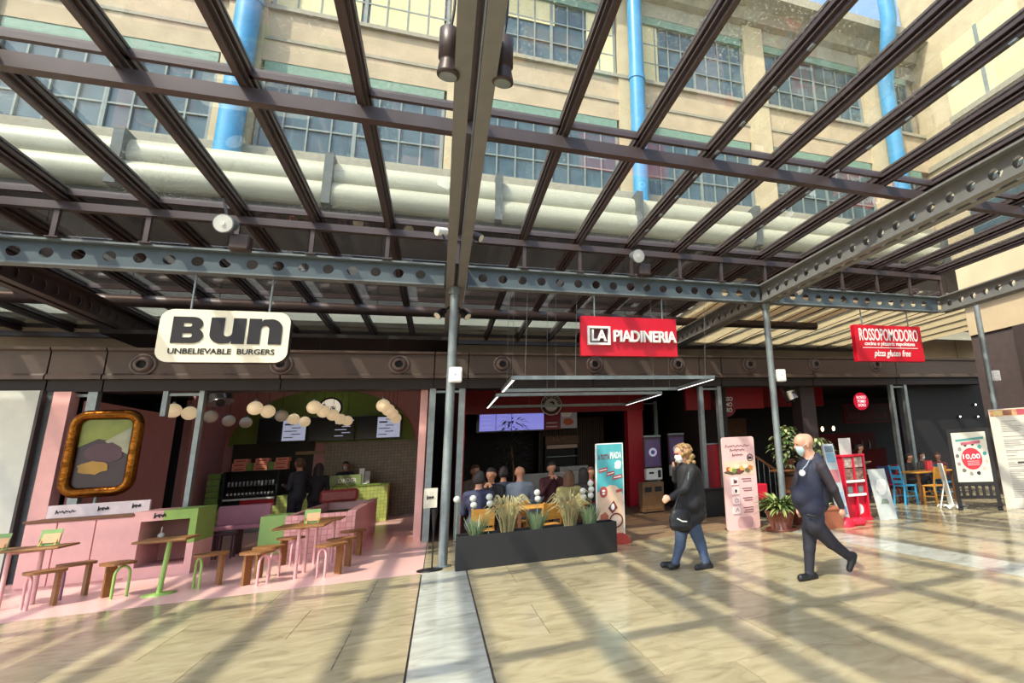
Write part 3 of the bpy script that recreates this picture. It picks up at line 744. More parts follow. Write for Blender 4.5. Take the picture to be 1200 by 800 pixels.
# round lamp sign above the screens
t = thing('round_wall_sign', 'round white sign with black rim over the middle menu screen', 'sign', (P(387, 480, 22.2).x, 22.2, P(387, 478, 22.2).z))
put_shape([circle(0, 0, 0.36, 28), circle(0, 0, 0.30, 28)], t, 0, 0, 0, BLACK, 'rim', 0.06)
put_shape([circle(0, 0, 0.30, 28)], t, 0, 0, 0.0, mat('sign_glow', '#f2e6d0', 0.5, emit=0.5), 'face', 0.03)
put_text('BUN', t, 0, 0, 0.3, 0.13, -0.02, BLACK, 'lettering', fat=0.02)

# counter, drinks cabinet, boxes
ct = thing('service_counter', 'green tiled service counter at the back of the burger shop', 'counter', (0, 20.5, 0))
MB().box(-6.2, -3.0, 0, 0.75, 0, 0.66).build('low_front', GREENT, ct)
MB().box(-4.3, -3.0, 0.02, 0.7, 0.66, 0.93).build('mid_front', GREENT, ct)
MB().box(-3.0, -1.42, 0, 0.75, 0, 1.06).build('high_front', GREENT, ct)
MB().box(-6.22, -3.0, -0.03, 0.0, 0, 0.30).build('plinth', mat('grey_plinth', '#8d8f86', 0.5), ct)
MB().box(-3.02, -1.40, -0.02, 0.77, 1.06, 1.10).build('counter_top', OLIVE, ct)
fr = thing('drinks_cabinet', 'open black drinks cabinet with bottles behind the burger counter', 'cabinet', (-5.66, 20.62, 0.67))
MB().box(0, 1.33, 0.5, 0.56, 0, 1.0).box(0, 0.05, 0, 0.5, 0, 1.0).box(1.28, 1.33, 0, 0.5, 0, 1.0).build('case', BLACK, fr)
for z, nm in ((0.0, 'base'), (0.28, 'shelf'), (0.55, 'shelf'), (0.97, 'top')): MB().box(0.05, 1.28, 0.02, 0.5, z, z + 0.03).build(nm, BLKMET, fr)
MB().box(0.05, 1.28, -0.01, 0.02, 0.20, 0.25).build('price_rail', WHITE, fr)
MB().box(0.45, 1.28, 0.05, 0.4, 0.031, 0.19).build('drawer', RED, fr)
BOT = mat('bottle_dark', '#3b2b26', 0.2); CAN = mat('can_grey', '#9a9a9c', 0.3, 0.5)
bm = MB().lathe([(0.028, 0), (0.028, 0.11), (0.012, 0.15), (0.012, 0.19)], n=8).mesh('bottle', BOT)
bl = MB().lathe([(0.029, 0.03), (0.029, 0.09)], n=8).mesh('bottle_label', WHITE)
cm = MB().lathe([(0.03, 0), (0.033, 0.01), (0.033, 0.12), (0.027, 0.135)], n=10).mesh('can', CAN)
for k in range(13):
    o = link('bottle', bm, None, (-5.55 + k * 0.09, 20.75, 0.981)); tag(o, 'small dark bottle on the lower shelf of the drinks cabinet', 'bottle', 'bottles in the drinks cabinet')
    link('bottle_label', bl, o)
for k in range(13):
    o = link('drink_can', cm, None, (-5.55 + k * 0.09, 20.75, 1.251)); tag(o, 'grey drink can on the upper shelf of the drinks cabinet', 'can', 'cans in the drinks cabinet')
BXP = mat('box_coral', '#d9896f', 0.6); BXG = mat('box_green', '#7fa04e', 0.6)
bi = 0
for s, x in enumerate((-5.52, -5.0, -4.5)):
    for k in range(3 if s != 1 else 3):
        o = thing('burger_box', 'coral burger carton, %s of the %s stack on the drinks cabinet' % (('bottom', 'middle', 'top')[k], ('left', 'middle', 'right')[s]), 'box', (x + (0.03 if k == 2 else 0), 20.72, 1.672 + k * 0.115))
        MB().bbox(0, 0.34, 0, 0.3, 0, 0.108, 0.006).build('carton', BXP, o)
        MB().box(0.05, 0.29, -0.004, 0, 0.04, 0.065).build('print', DKRED, o)
for s, x in enumerate((-5.17, -4.65)):
    for k in range(2):
        o = thing('green_box', 'green carton, %s one between the %s coral stacks' % (('lower', 'upper')[k], ('left and middle', 'middle and right')[s]), 'box', (x, 20.74, 1.672 + k * 0.115))
        MB().bbox(0, 0.14, 0, 0.26, 0, 0.108, 0.006).build('carton', BXG, o)
        MB().box(0.03, 0.11, -0.004, 0, 0.04, 0.065).build('print', OLIVE, o)
gs = thing('crate_stack', 'stack of green crates left of the drinks cabinet', 'crate', (-6.05, 20.7, 0.661))
for k in range(6): MB().bbox(0, 0.3, 0, 0.35, k * 0.165, k * 0.165 + 0.15, 0.01).build('crate', BXG, gs)
od = thing('order_sign', 'green box sign lettered ORDER on the burger counter', 'sign', (P(404, 570, 20.55).x, 20.6, 1.101))
MB().bbox(-0.42, 0.42, 0, 0.25, 0, 0.30, 0.01).build('box_body', mat('sage_box', '#8a9a66', 0.5), od)
put_text('ORDER', od, 0.05, 0.14, 0.5, 0.12, -0.004, INKW, fat=0.01)
ld = thing('leaflet_stand', 'white leaflet stand with cards at the end of the burger counter', 'stand', (P(425, 566, 20.6).x, 20.65, 1.101))
MB().bbox(-0.14, 0.12, 0, 0.2, 0, 0.03, 0.008).build('base', WHITE, ld)
MB().obox((-0.06, 0.08, 0.24), (0.07, 0, 0), (0, 0.006, 0), (0, 0.03, 0.23)).build('card', WHITE, ld)
MB().obox((0.1, 0.1, 0.2), (0.07, 0, 0), (0, 0.006, 0), (0, 0.03, 0.18)).build('card', mat('grey_card', '#a9a9ad', 0.5), ld)

# ---- burger front counter with panels and ledge
fc = thing('front_counter', 'pink panelled counter with wooden top under the gold picture', 'counter', (-6.1, 13.0, 0))
MB().box(0, 1.36, 0.03, 0.55, 0, 1.0).build('body', PINK, fc)
for a, b in ((0.0, 0.385), (0.40, 0.87), (0.885, 1.36)): MB().bbox(a, b, 0, 0.03, 0.03, 0.985, 0.005).build('front_panel', PINK, fc)
MB().bbox(-0.03, 1.37, -0.02, 0.56, 1.0, 1.035, 0.006).build('counter_top', WOODD, fc)
MB().box(-0.02, 1.35, 0.56, 0.62, 0, 1.24).build('upstand', mat('mauve_white', '#d9c9cb', 0.5), fc)
def scribble(parent, x, z, w, h, y, m=TXT, name='script_word'):
    pts = []; n = 26
    for k in range(n):
        u = k / (n - 1); pts.append((x + w * (u - 0.5), y, z + h * (0.35 * math.sin(u * 40) + 0.2 * math.sin(u * 23 + 1))))
    pts[0] = (pts[0][0], y, z - h * 0.6); pts[1] = (pts[1][0], y, z + h * 0.7)
    MB().tube(pts, h * 0.12, 5).build(name, m, parent)
scribble(fc, 0.22, 1.13, 0.26, 0.05, 0.555); scribble(fc, 0.72, 1.14, 0.15, 0.06, 0.555); scribble(fc, 1.17, 1.15, 0.12, 0.06, 0.555)
cb = thing('display_cubby', 'pink and green box shelf at the right end of the front counter', 'shelf', (-4.745, 13.0, 0))
W = 0.88
MB().box(0, 0.11, 0, 0.95, 0, 1.06).build('left_side', PINK, cb)
MB().box(W - 0.1, W, 0, 0.95, 0, 0.5).build('right_side_lower', PINK, cb)
MB().box(W - 0.1, W, 0, 0.95, 0.5, 1.06).build('right_side_upper', GREEN, cb)
MB().box(0.11, W - 0.1, 0, 0.95, 0, 0.17).build('bottom', PINK, cb)
MB().box(0.11, 0.40, 0, 0.95, 0.9, 1.06).build('top_left', PINK, cb)
MB().box(0.40, W - 0.1, 0, 0.95, 0.9, 1.06).build('top_right', GREEN, cb)
MB().box(0.11, W - 0.1, 0.9, 0.94, 0.17, 0.9).build('back_panel', PINKW, cb)
MB().box(0.11, W - 0.1, 0.05, 0.9, 0.53, 0.57).build('shelf_board', WOODD, cb)
scribble(cb, 0.36, 0.98, 0.16, 0.07, -0.004)
t = thing('shelf_lamp', 'small white lamp standing on the shelf of the cubby', 'lamp', (-4.45, 13.35, 0.571))
MB().lathe([(0.06, 0), (0.06, 0.015), (0.012, 0.02), (0.012, 0.2)], n=12).build('base', WHITE, t)
MB().ball((0, 0, 0.06), 0.05).build('bulb', WHITE, t)
# gold balloon picture
GOLD = mat('gold_foil', '#6e4217', 0.22, 1.0, var=0.5, scale=7, bump=1.0, bscale=11)
gp = thing('gold_picture', 'burger picture in a puffy gold foil frame on a stand', 'picture', (-5.66, 13.86, 0))
ring = rrect(-0.45, 0.45, 1.42, 2.78, 0.2, 8)
b = MB(); pts = [(x, 0, z) for x, z in ring]; pts.append(pts[0]); pts.append(pts[1])
b.tube(pts, 0.088, 12).build('gold_frame', GOLD, gp)
put_shape([rrect(-0.42, 0.42, 1.45, 2.75, 0.17, 8)], gp, 0, 0, 0.03, mat('picture_dark', '#2c1620', 0.35), 'print_ground', 0.03)
def blob(cx, cy, rx, ry, sd, n=16):
    r = random.Random(sd); return [(cx + rx * (0.8 + 0.35 * r.random()) * math.cos(2 * PI * k / n), cy + ry * (0.8 + 0.35 * r.random()) * math.sin(2 * PI * k / n)) for k in range(n)]
put_shape([[(-0.38, 2.2), (-0.1, 2.35), (0.36, 2.25), (0.36, 2.68), (-0.3, 2.7), (-0.38, 2.62)]], gp, 0, 0, 0.012, mat('print_lime', '#76802c', 0.35), 'print_leaf', 0.004)
put_shape([[(0.0, 2.3), (0.36, 2.05), (0.36, 2.55)]], gp, 0, 0, 0.008, mat('print_pale', '#8f9078', 0.35), 'print_onion', 0.004)
put_shape([blob(0.02, 2.1, 0.28, 0.18, 3)], gp, 0, 0, 0.006, mat('print_plum', '#431f30', 0.35), 'print_meat', 0.004)
put_shape([blob(-0.12, 1.84, 0.22, 0.12, 5)], gp, 0, 0, 0.004, mat('print_mustard', '#9c7522', 0.35), 'print_cheese', 0.004)
MB().cyl((0.0, 0.05, 0), (0.0, 0.05, 1.4), 0.025, n=10).build('stand_pole', GALV, gp)
MB().cyl((0.0, 0.05, 0), (0.0, 0.05, 0.02), 0.2, n=16).build('stand_foot', GALV, gp)

# ---- pendant globes
GLOBE = mat('globe_opal', '#d9d2c4', 0.3, var=0.02)
GLOBEL = mat('globe_lit', '#e0c8a0', 0.3, var=0.02, emit=0.4)
rowsg = [[(203, 481, 1), (222, 484, 1), (247, 488, 0), (268, 493, 0), (288, 495, 0)],
         [(299, 478, 1), (314, 482, 1), (330, 487, 0), (344, 491, 1), (357, 494, 1)],
         [(368, 477, 1), (379, 482, 1), (390, 486, 1), (399, 491, 1), (407, 493, 1)],
         [(449, 475, 1), (455, 480, 1), (460, 485, 1), (464, 490, 1)]]
gm = MB().ball((0, 0, 0), 0.14, n=20, m=14)
gme = {0: gm.mesh('globe', GLOBE), 1: gm.mesh('globe', GLOBEL)}
filb = MB().ball((0, 0, 0), 0.05, n=10, m=8)
ordn = ['front', 'second', 'third', 'fourth', 'last']
rown = ['leftmost', 'second', 'third', 'rightmost']
for r, row in enumerate(rowsg):
    for k, (px, py, lit) in enumerate(row):
        c = G(px, py, 2.9)
        t = thing('pendant_globe', '%s round globe lamp of the %s row in the burger shop' % (ordn[k], rown[r]), 'lamp', (c.x, c.y, 2.9), group='pendant globes in the burger shop')
        link('globe', gme[lit], t)
        MB().cyl((0, 0, 0.13), (0, 0, 0.17), 0.03, n=10).build('cap', GALV, t)
        MB().cyl((0, 0, 0.17), (0, 0, 1.52), 0.005, n=5).build('cord', BLACK, t)
# silver flexible ducts under the fascia
def flexduct(c, label, r=0.24):
    t = thing('flexible_duct', label, 'duct', c)
    pts = [Vector((0, 0.35, 0.35)), Vector((0, 0.2, 0.22)), Vector((0.05, 0.05, 0.0)), Vector((0.12, 0, -0.25))]
    prof = []; n = 34
    for k in range(n):
        u = k / (n - 1) * 3; i = min(2, int(u)); f = u - i
        prof.append(pts[i].lerp(pts[i + 1], f))
    MB().tube(prof, [r * (1.0 if k % 2 else 0.9) for k in range(n)], 16).build('duct_hose', mat('silver_foil', '#b9b6b4', 0.2, 0.9), t)
    for k in (0, 33): MB().ball(prof[k], r * 0.35).build('duct_end', BLACK, t)
flexduct((P(252, 462, 15.2).x, 15.2, 3.35), 'shiny silver duct hanging over the pink burger counter')
flexduct((P(920, 463, 15.0).x, 14.75, 3.12), 'shiny silver duct hanging behind the post above the bald man', 0.25)

# ---- flatbread shop
pw = struct('wall_flatbread_shop')
MB().box(0.40, 0.52, 14.4, 22.9, 0, 3.62).build('red_side_wall', DKRED, pw)
MB().box(0.52, 6.1, 18.0, 18.25, 2.93, 3.62).build('red_header', mat('bright_red_wall', '#a5101d', 0.4), pw)
MB().box(5.55, 6.05, 18.0, 18.4, 0, 2.93).build('red_pillar', RED, pw)
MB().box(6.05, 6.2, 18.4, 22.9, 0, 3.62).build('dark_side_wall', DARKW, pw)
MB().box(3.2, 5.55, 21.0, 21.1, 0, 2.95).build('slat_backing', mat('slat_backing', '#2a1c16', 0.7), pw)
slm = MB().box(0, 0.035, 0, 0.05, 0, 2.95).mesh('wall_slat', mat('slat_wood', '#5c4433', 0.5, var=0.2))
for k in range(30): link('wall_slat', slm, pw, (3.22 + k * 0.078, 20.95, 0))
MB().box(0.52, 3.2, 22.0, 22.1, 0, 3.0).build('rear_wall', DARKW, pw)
for k, (x0, x1, m) in enumerate(((1.15, 2.0, 0), (2.02, 3.2, 0))):
    pass
SCRV = mat('screen_violet', '#7f7fd0', 0.3, emit=0.75, var=0.05)
t = thing('menu_screen', 'wide violet-blue menu screen in the flatbread shop', 'screen', (1.15, 19.9, 2.52))
MB().bbox(-0.1, 2.08, 0, 0.1, -0.05, 0.68, 0.01).build('panel', SCRBLK, t)
for a, b in ((0, 0.5), (0.515, 1.0), (1.015, 2.05)): MB().box(a, b, -0.006, 0, 0, 0.62).build('page', SCRV, t)
for a, n in ((0.05, 4), (0.56, 4), (1.08, 3)):
    for k in range(n): MB().box(a, a + 0.3, -0.01, -0.006, 0.5 - k * 0.13, 0.512 - k * 0.13).build('text_line', SCRW, t)
t = thing('menu_poster', 'dark red menu panel with a wrap photo beside the violet screen', 'screen', (3.24, 19.9, 2.50))
MB().box(0, 0.52, 0, 0.08, 0, 0.66).build('red_panel', mat('wine_panel', '#6a1024', 0.4, emit=0.12), t)
MB().box(0.53, 1.08, 0, 0.08, 0.03, 0.66).build('photo_panel', mat('photo_grey', '#8d8486', 0.4, emit=0.15), t)
put_shape([blob(0.78, 0.25, 0.2, 0.12, 8)], t, 0, 0, -0.004, mat('photo_rust', '#a24a2a', 0.5, emit=0.1), 'photo_food')
put_shape([blob(0.72, 0.5, 0.2, 0.1, 9)], t, 0, 0, -0.006, mat('photo_wrap', '#c9c2b4', 0.5, emit=0.1), 'photo_wrap')
for k, z in enumerate((0.5, 0.2, 0.08)): MB().box(0.05, 0.42, -0.006, 0, z, z + 0.04).build('text_line', INKW, t)
c = P(646, 474, 17.9)
t = thing('round_logo', 'round white emblem of the flatbread shop hanging at the red header', 'sign', (c.x, 17.9, c.z))
put_shape([circle(0, 0, 0.32, 36), circle(0, 0, 0.295, 36)], t, 0, 0, 0, INKW, 'outer_ring', 0.02)
put_shape([circle(0, 0, 0.295, 36)], t, 0, 0, 0.012, mat('emblem_wine', '#4a0c18', 0.5), 'ground', 0.01)
put_shape([circle(0, 0, 0.2, 30), circle(0.02, 0.02, 0.085, 20)], t, 0, 0.0, -0.004, INKW, 'inner_disc', 0.012)
put_shape([circle(0, 0, 0.055, 16)], t, -0.01, 0.0, -0.006, INKW, 'inner_dot', 0.012)
for k, ch in enumerate('LAPIADINERIA'):
    a = PI * 0.93 - k * PI * 0.86 / 11
    o = link('ring_letter', upright(text_mesh(ch, 0.035, 0.06, 0.006, INKW, 0.01), (0, 0, 0)), t)
    o.location = (0.25 * math.cos(a), -0.004, 0.25 * math.sin(a)); o.rotation_euler = (0, PI / 2 - a, 0)
sv = thing('serving_counter', 'white serving counter at the back of the flatbread shop', 'counter', (2.3, 18.6, 0))
MB().bbox(0, 2.2, 0, 0.7, 0, 1.1, 0.01).build('counter_body', mat('counter_white', '#b9b4ae', 0.5), sv)
MB().bbox(-0.03, 2.23, -0.03, 0.73, 1.1, 1.14, 0.01).build('counter_top', mat('counter_top_grey', '#d2cfca', 0.4), sv)
MB().bbox(1.2, 2.1, 0.1, 0.6, 1.14, 1.3, 0.01).build('tray_unit', mat('tray_grey', '#a9a6a4', 0.4), sv)
rf = thing('wall_fridge', 'dark open fridge with shelves set in the slatted wall', 'cabinet', (3.35, 20.5, 0.8))
MB().box(0, 1.15, 0.3, 0.4, 0, 1.5).box(0, 0.05, 0, 0.3, 0, 1.5).box(1.1, 1.15, 0, 0.3, 0, 1.5).build('case', BLACK, rf)
for z in (0.1, 0.45, 0.8): MB().box(0.05, 1.1, 0, 0.3, z, z + 0.02).build('shelf', GALV, rf)
MB().box(0.05, 1.1, -0.02, 0.0, 1.08, 1.2).build('lit_header', mat('header_tan', '#9c8470', 0.5, emit=0.1), rf)
MB().box(0.0, 1.15, -0.02, 0.3, 1.22, 1.5).build('top_box', WOODD, rf)
scribble(rf, 0.5, 1.36, 0.45, 0.14, -0.03, mat('tan_ink', '#9a8060', 0.5))
# indoor tree
t = thing('indoor_tree', 'dark indoor tree in front of the violet screen', 'plant', (P(600, 560, 17).x, 17.0, 0))
LEAFD = mat('leaf_dark', '#2f3d28', 0.5, var=0.3)
MB().tube([(0, 0, 0.4), (0.05, 0, 1.2), (-0.03, 0.02, 2.0)], [0.04, 0.03, 0.015], 8).build('trunk', WOODD, t)
MB().lathe([(0.18, 0), (0.24, 0.4), (0.2, 0.4), (0.18, 0.36)], n=16).build('pot', BLACK, t)
b = MB(); rr = random.Random(5)
for k in range(170):
    z = 1.2 + 1.5 * rr.random(); rad = 0.5 * (1 - abs(z - 1.8) / 1.3) + 0.1; a = rr.random() * 2 * PI; q = rad * rr.random() ** 0.5
    b.leaf((q * math.cos(a), q * math.sin(a), z), (math.cos(a), math.sin(a), rr.uniform(-0.3, 0.8)), (0, 0, 1), rr.uniform(0.14, 0.3), 0.06, 0.4, 3)
b.build('foliage', LEAFD, t)
# hanging light frames
LEDW = mat('led_strip', '#f2f0ea', 0.4, emit=1.6)
def ledframe(x0, x1, y0, y1, z, label):
    t = thing('light_frame', label, 'lamp', (x0, y0, z))
    w, d = x1 - x0, y1 - y0
    for nm, bb in (('front_bar', (0, w, -0.035, 0.035)), ('rear_bar', (0, w, d - 0.035, d + 0.035))): MB().box(bb[0], bb[1], bb[2], bb[3], 0, 0.07).build(nm, GALV, t)
    for x in (0, w):
        MB().box(x - 0.035, x + 0.035, 0.035, d - 0.035, 0, 0.07).build('side_bar', GALV, t)
        MB().box(x - 0.022, x + 0.022, 0.06, d - 0.06, -0.006, 0).build('led_strip', LEDW, t)
    for x in (0.05 * w, 0.28 * w, 0.95 * w):
        for y in (0, d): MB().cyl((x, y, 0.07), (x, y - (0.2 if y0 + y < 11 else 0), (4.63 if y0 + y < 11 else 3.4 if 14 < y0 + y < 14.5 else 3.62 if y0 + y > 14.4 else 5.5) - z), 0.004, n=5).build('wire', GALV, t)
ledframe(1.19, 5.23, 10.8, 12.85, 3.0, 'front hanging rectangular light frame below the fascia')
ledframe(1.17, 5.15, 13.75, 16.85, 3.0, 'rear hanging rectangular light frame around the round emblem')
# order kiosks and bin
def kiosk(x, y, label, z0=1.17):
    t = thing('order_kiosk', label, 'kiosk', (x, y, 0))
    MB().bbox(-0.26, 0.26, 0, 0.1, z0, z0 + 0.84, 0.02).build('screen_case', mat('plum_case', '#4a3046', 0.35), t)
    MB().box(-0.22, 0.22, -0.006, 0, z0 + 0.04, z0 + 0.76).build('screen', mat('plum_screen', '#54406a', 0.25, emit=0.12), t)
    MB().box(-0.26, 0.26, -0.01, 0.1, z0 + 0.84, z0 + 0.89).build('top_trim', GALV, t)
    put_shape([circle(0, 0, 0.12, 24)], t, 0, z0 + 0.42, -0.01, mat('pale_disc', '#c3bfd8', 0.4, emit=0.25), 'disc')
    put_shape([circle(0, 0, 0.06, 12)], t, 0, z0 + 0.42, -0.016, mat('violet_dot', '#4a4a90', 0.4), 'disc_mark')
    MB().bbox(-0.24, 0.24, -0.08, 0.12, z0 - 0.34, z0 - 0.02, 0.02).build('pay_unit', WHITE, t)
    MB().box(-0.16, -0.02, -0.087, -0.08, z0 - 0.17, z0 - 0.12).build('slot', BLACK, t)
    MB().box(0.1, 0.19, -0.095, -0.08, z0 - 0.28, z0 - 0.08).build('card_reader', BLACK, t)
    MB().box(-0.12, 0.12, 0.02, 0.14, 0, z0 - 0.34).build('stem', BLACK, t)
    MB().box(-0.25, 0.25, -0.15, 0.25, 0, 0.02).build('foot', BLACK, t)
kiosk(P(765, 530, 16).x, 16.0, 'order kiosk with white payment unit behind the woman, left one')
kiosk(P(793, 525, 16.5).x, 16.5, 'order kiosk half hidden by the woman, right one', 1.22)
t = thing('waste_bin', 'brown wooden waste cabinet in front of the left order kiosk', 'bin', (5.12, 15.45, 0))
BINW = mat('bin_wood', '#7a5b3c', 0.35, var=0.2, stretch=(8, 8, 1))
MB().bbox(0, 0.62, 0, 0.35, 0.04, 0.80, 0.015).build('cabinet_body', BINW, t)
MB().box(0.03, 0.59, 0.03, 0.33, 0, 0.04).build('plinth', BLACK, t)
for x in (0.06, 0.35): MB().bbox(x, x + 0.2, -0.018, -0.01, 0.55, 0.68, 0.003).build('flap', BLACK, t)
for x in (0.04, 0.33): MB().bbox(x, x + 0.25, -0.012, 0.0, 0.1, 0.76, 0.005).build('door', BINW, t)

# ---- pizza restaurant on the right
rw = struct('wall_restaurant')
MB().box(7.4, 7.55, 14.9, 22.9, 0, 3.62).build('dark_side_wall', DARKW, rw)
MB().box(6.6, 9.2, 15.6, 15.75, 2.72, 3.62).build('red_pelmet', DKRED, rw)
MB().box(10.35, 12.8, 17.5, 17.65, 2.9, 3.62).build('red_pelmet', DKRED, rw)
MB().box(9.8, 10.3, 14.5, 15.0, 0, 3.6).build('dark_pier', mat('dark_pier', '#3a3033', 0.5), rw)
MB().box(13.55, 20, 14.6, 14.8, 0, 3.62).build('dark_wall', mat('near_black_wall', '#191516', 0.7), rw)
MB().box(9.85, 11.2, 20.5, 20.6, 0, 2.7).build('timber_wall', mat('timber_wall', '#6b4a2e', 0.5, var=0.2), rw)
for a in (10.25, 10.75):
    t = thing('wall_lamp', 'small warm wall lamp in the restaurant, %s one' % ('left' if a < 10.5 else 'right'), 'lamp', (P(962 if a < 10.5 else 975, 487, 20.3).x, 20.3, 2.0))
    MB().ball((0, 0, 0.15), 0.06, 0.06, 0.1).build('glass_shade', mat('warm_glow', '#ffd9a0', 0.4, emit=4.0), t)
    MB().cyl((0, 0, 0.22), (0, 0.2, 0.3), 0.02, n=8).build('arm', BLKMET, t)
c = P(1016, 485, 19)
t = thing('restaurant_board', 'long dark red board on the rear wall of the restaurant', 'sign', (c.x, 19, c.z))
MB().bbox(-1.1, 1.1, 0, 0.06, -0.3, 0.36, 0.01).build('board', mat('dim_red_board', '#55141c', 0.5), t)
for a, b in ((-1.14, -1.10), (1.10, 1.14)): MB().box(a, b, -0.01, 0.07, -0.32, 0.38).build('frame_side', DKRED, t)
for a, b in ((-0.34, -0.30), (0.36, 0.40)): MB().box(-1.14, 1.14, -0.01, 0.07, a, b).build('frame_rail', DKRED, t)
for k in range(15): MB().box(-0.92 + k * 0.125, -0.85 + k * 0.125, -0.008, 0, -0.16, 0.06).build('letter_block', mat('dim_letter', '#7a3a3a', 0.5), t)
NEON = mat('neon_red', '#d0203a', 0.4, emit=0.7); NEONW = mat('neon_white', '#ffe0e0', 0.4, emit=1.0)
def roundsign(px, py, Y, r, label, glow):
    c = P(px, py, Y); t = thing('round_shop_sign', label, 'sign', (c.x, Y, c.z))
    put_shape([circle(0, 0, r, 30)], t, 0, 0, 0, NEON if glow else mat('round_red', '#7d0f22', 0.4), 'disc', 0.06)
    for k, s in enumerate(('ROS', 'SOPO', 'MO')) if False else enumerate(('ROSSO', 'POMO', 'DORO')):
        put_text(s, t, 0, r * (0.45 - 0.45 * k), r * (1.3, 1.15, 1.1)[k], r * 0.34, -0.035, NEONW if glow else INKW, fat=0.015)
    MB().cyl((0, 0, r), (0, 0, 3.62 - c.z), 0.01, n=6).build('hanger', BLACK, t)
roundsign(850, 474, 15.3, 0.36, 'round dark red hanging sign behind the grey uprights', False)
roundsign(1009, 470, 16.5, 0.30, 'glowing red round sign above the restaurant board', True)
t = thing('bar_counter', 'red bar with bottles at the back of the restaurant', 'counter', (12.2, 17.8, 0))
MB().bbox(0, 3.4, 0, 0.6, 0, 1.25, 0.01).build('bar_body', mat('bar_red', '#8a1a22', 0.4), t)
MB().bbox(-0.05, 3.45, -0.05, 0.65, 1.25, 1.3, 0.01).build('bar_top', WOODD, t)
MB().box(0, 3.4, 0.5, 0.6, 1.3, 1.9).build('bar_back', mat('bar_back', '#6a1a1e', 0.4), t)
for k in range(9):
    o = link('bar_bottle', bm, None, (12.45 + k * 0.33, 18.1, 1.301)); tag(o, 'bottle standing on the red bar of the restaurant', 'bottle', 'bottles on the red bar'); o.scale = (1.5, 1.5, 1.6)
for k, (px, py) in enumerate(((1125, 488), (1146, 488), (1143, 474))):
    c = P(px, py, 14.5); t = thing('spot_lamp', 'tiny ceiling spot shining on the dark wall, %s' % ('left one', 'right one', 'upper one')[k], 'lamp', (c.x, 14.5, c.z))
    MB().cyl((0, 0, 0), (0, 0.1, 0), 0.035, n=10).build('lamp_body', BLACK, t)
    MB().ball((0, -0.01, 0), 0.025).build('lamp_lens', mat('spot_glow', '#ffffff', 0.4, emit=6.0), t)
# right building: cream bulkhead over a dark wall
rb_ = struct('wall_right')
MB().box(14.0, 14.6, -4, 11.9, 4.35, 5.3).build('cream_bulkhead', STUC2, rb_)
MB().box(13.9, 14.6, -4, 11.9, 5.3, 6.9).build('cream_upper', STUC2, rb_)
MB().box(13.85, 14.0, -4, 11.9, 5.25, 5.42).build('moulding', STONE, rb_)
MB().box(14.05, 14.5, -4, 11.9, 0, 4.35).build('dark_lower_wall', mat('grey_brown_wall', '#4d4342', 0.6, var=0.1), rb_)
for y in (3, 6.5, 10): MB().box(13.95, 14.06, y, y + 0.5, 0, 4.34).build('dark_pilaster', mat('umber_pilaster', '#3a3130', 0.6), rb_)

# ================================================================== HANGING SHOP SIGNS
SIGNC = mat('cream_sign', '#f3e8cd', 0.45, var=0.02)
SIGNB = mat('sign_black', '#231c20', 0.4)
s1 = thing('hanging_sign', 'cream rounded sign with big black letters Bun hanging at the left', 'sign', (-3.10, 10.6, 3.64))
put_shape([rrect(-0.82, 0.82, -0.40, 0.40, 0.17, 10)], s1, 0, 0, 0, SIGNB, 'edge_case', 0.16)
put_shape([rrect(-0.82, 0.82, -0.40, 0.40, 0.17, 10)], s1, 0, 0, -0.085, SIGNC, 'face', 0.012)
def arc(cx, cy, r, a0, a1, n=10, ry=None):
    ry = ry or r; return [(cx + r * math.cos(a0 + (a1 - a0) * k / n), cy + ry * math.sin(a0 + (a1 - a0) * k / n)) for k in range(n + 1)]
h = 0.40
B = [[(0, 0), (0.26, 0)] + arc(0.26, 0.115, 0.125, -PI / 2, PI / 2 * 0.75, ry=0.115) + arc(0.25, 0.295, 0.115, -PI / 2 * 0.75, PI / 2, ry=0.105) + [(0, 0.40)],
     [(0.13, 0.085), (0.22, 0.085)] + arc(0.22, 0.118, 0.033, -PI / 2, PI / 2, 6) + [(0.13, 0.151)],
     [(0.13, 0.25), (0.21, 0.25)] + arc(0.21, 0.278, 0.028, -PI / 2, PI / 2, 6) + [(0.13, 0.306)]]
U = [[(0.44, 0.0), (0.44, 0.40), (0.28, 0.40), (0.28, 0.17)] + arc(0.225, 0.165, 0.055, 0, -PI, 8)[0:] + [(0.17, 0.40), (0.0, 0.40), (0.0, 0.15)] + arc(0.15, 0.15, 0.15, PI, 3 * PI / 2, 8) + [(0.25, 0.01), (0.28, 0.05), (0.28, 0.0)]]
N = [[(0, 0), (0.16, 0), (0.16, 0.23)] + arc(0.215, 0.235, 0.055, PI, 0, 8) + [(0.27, 0.0), (0.44, 0.0), (0.44, 0.25)] + arc(0.29, 0.25, 0.15, 0, PI / 2, 8) + [(0.19, 0.39), (0.16, 0.35), (0.16, 0.40), (0, 0.40)]]
for lp, x in ((B, -0.66), (U, -0.20), (N, 0.28)): put_shape([[(a, b) for a, b in q] for q in lp], s1, x, -0.115, -0.097, SIGNB, 'big_letter', 0.014)
put_word('UNBELIEVABLE  BURGERS', s1, -0.01, -0.235, 1.32, 0.085, -0.096, SIGNB, fat=0.012, depth=0.01)
def rods(s, xs, z0, zt=4.63): 
    for x in xs: MB().cyl((x, 0, z0), (x, 0, zt - s.location.z), 0.016, n=8).build('hanging_rod', GALV, s)
rods(s1, (-0.5, 0.5), 0.40)
s2 = thing('hanging_sign', 'red sign with raised white lettering LA PIADINERIA', 'sign', (3.36, 10.6, 3.80))
MB().bbox(-0.98, 0.98, -0.05, 0.05, -0.385, 0.385, 0.006).build('panel', RED, s2)
put_word('PIADINERIA', s2, 0.295, 0.0, 1.29, 0.225, -0.09, INKW, fat=0.022, depth=0.07)
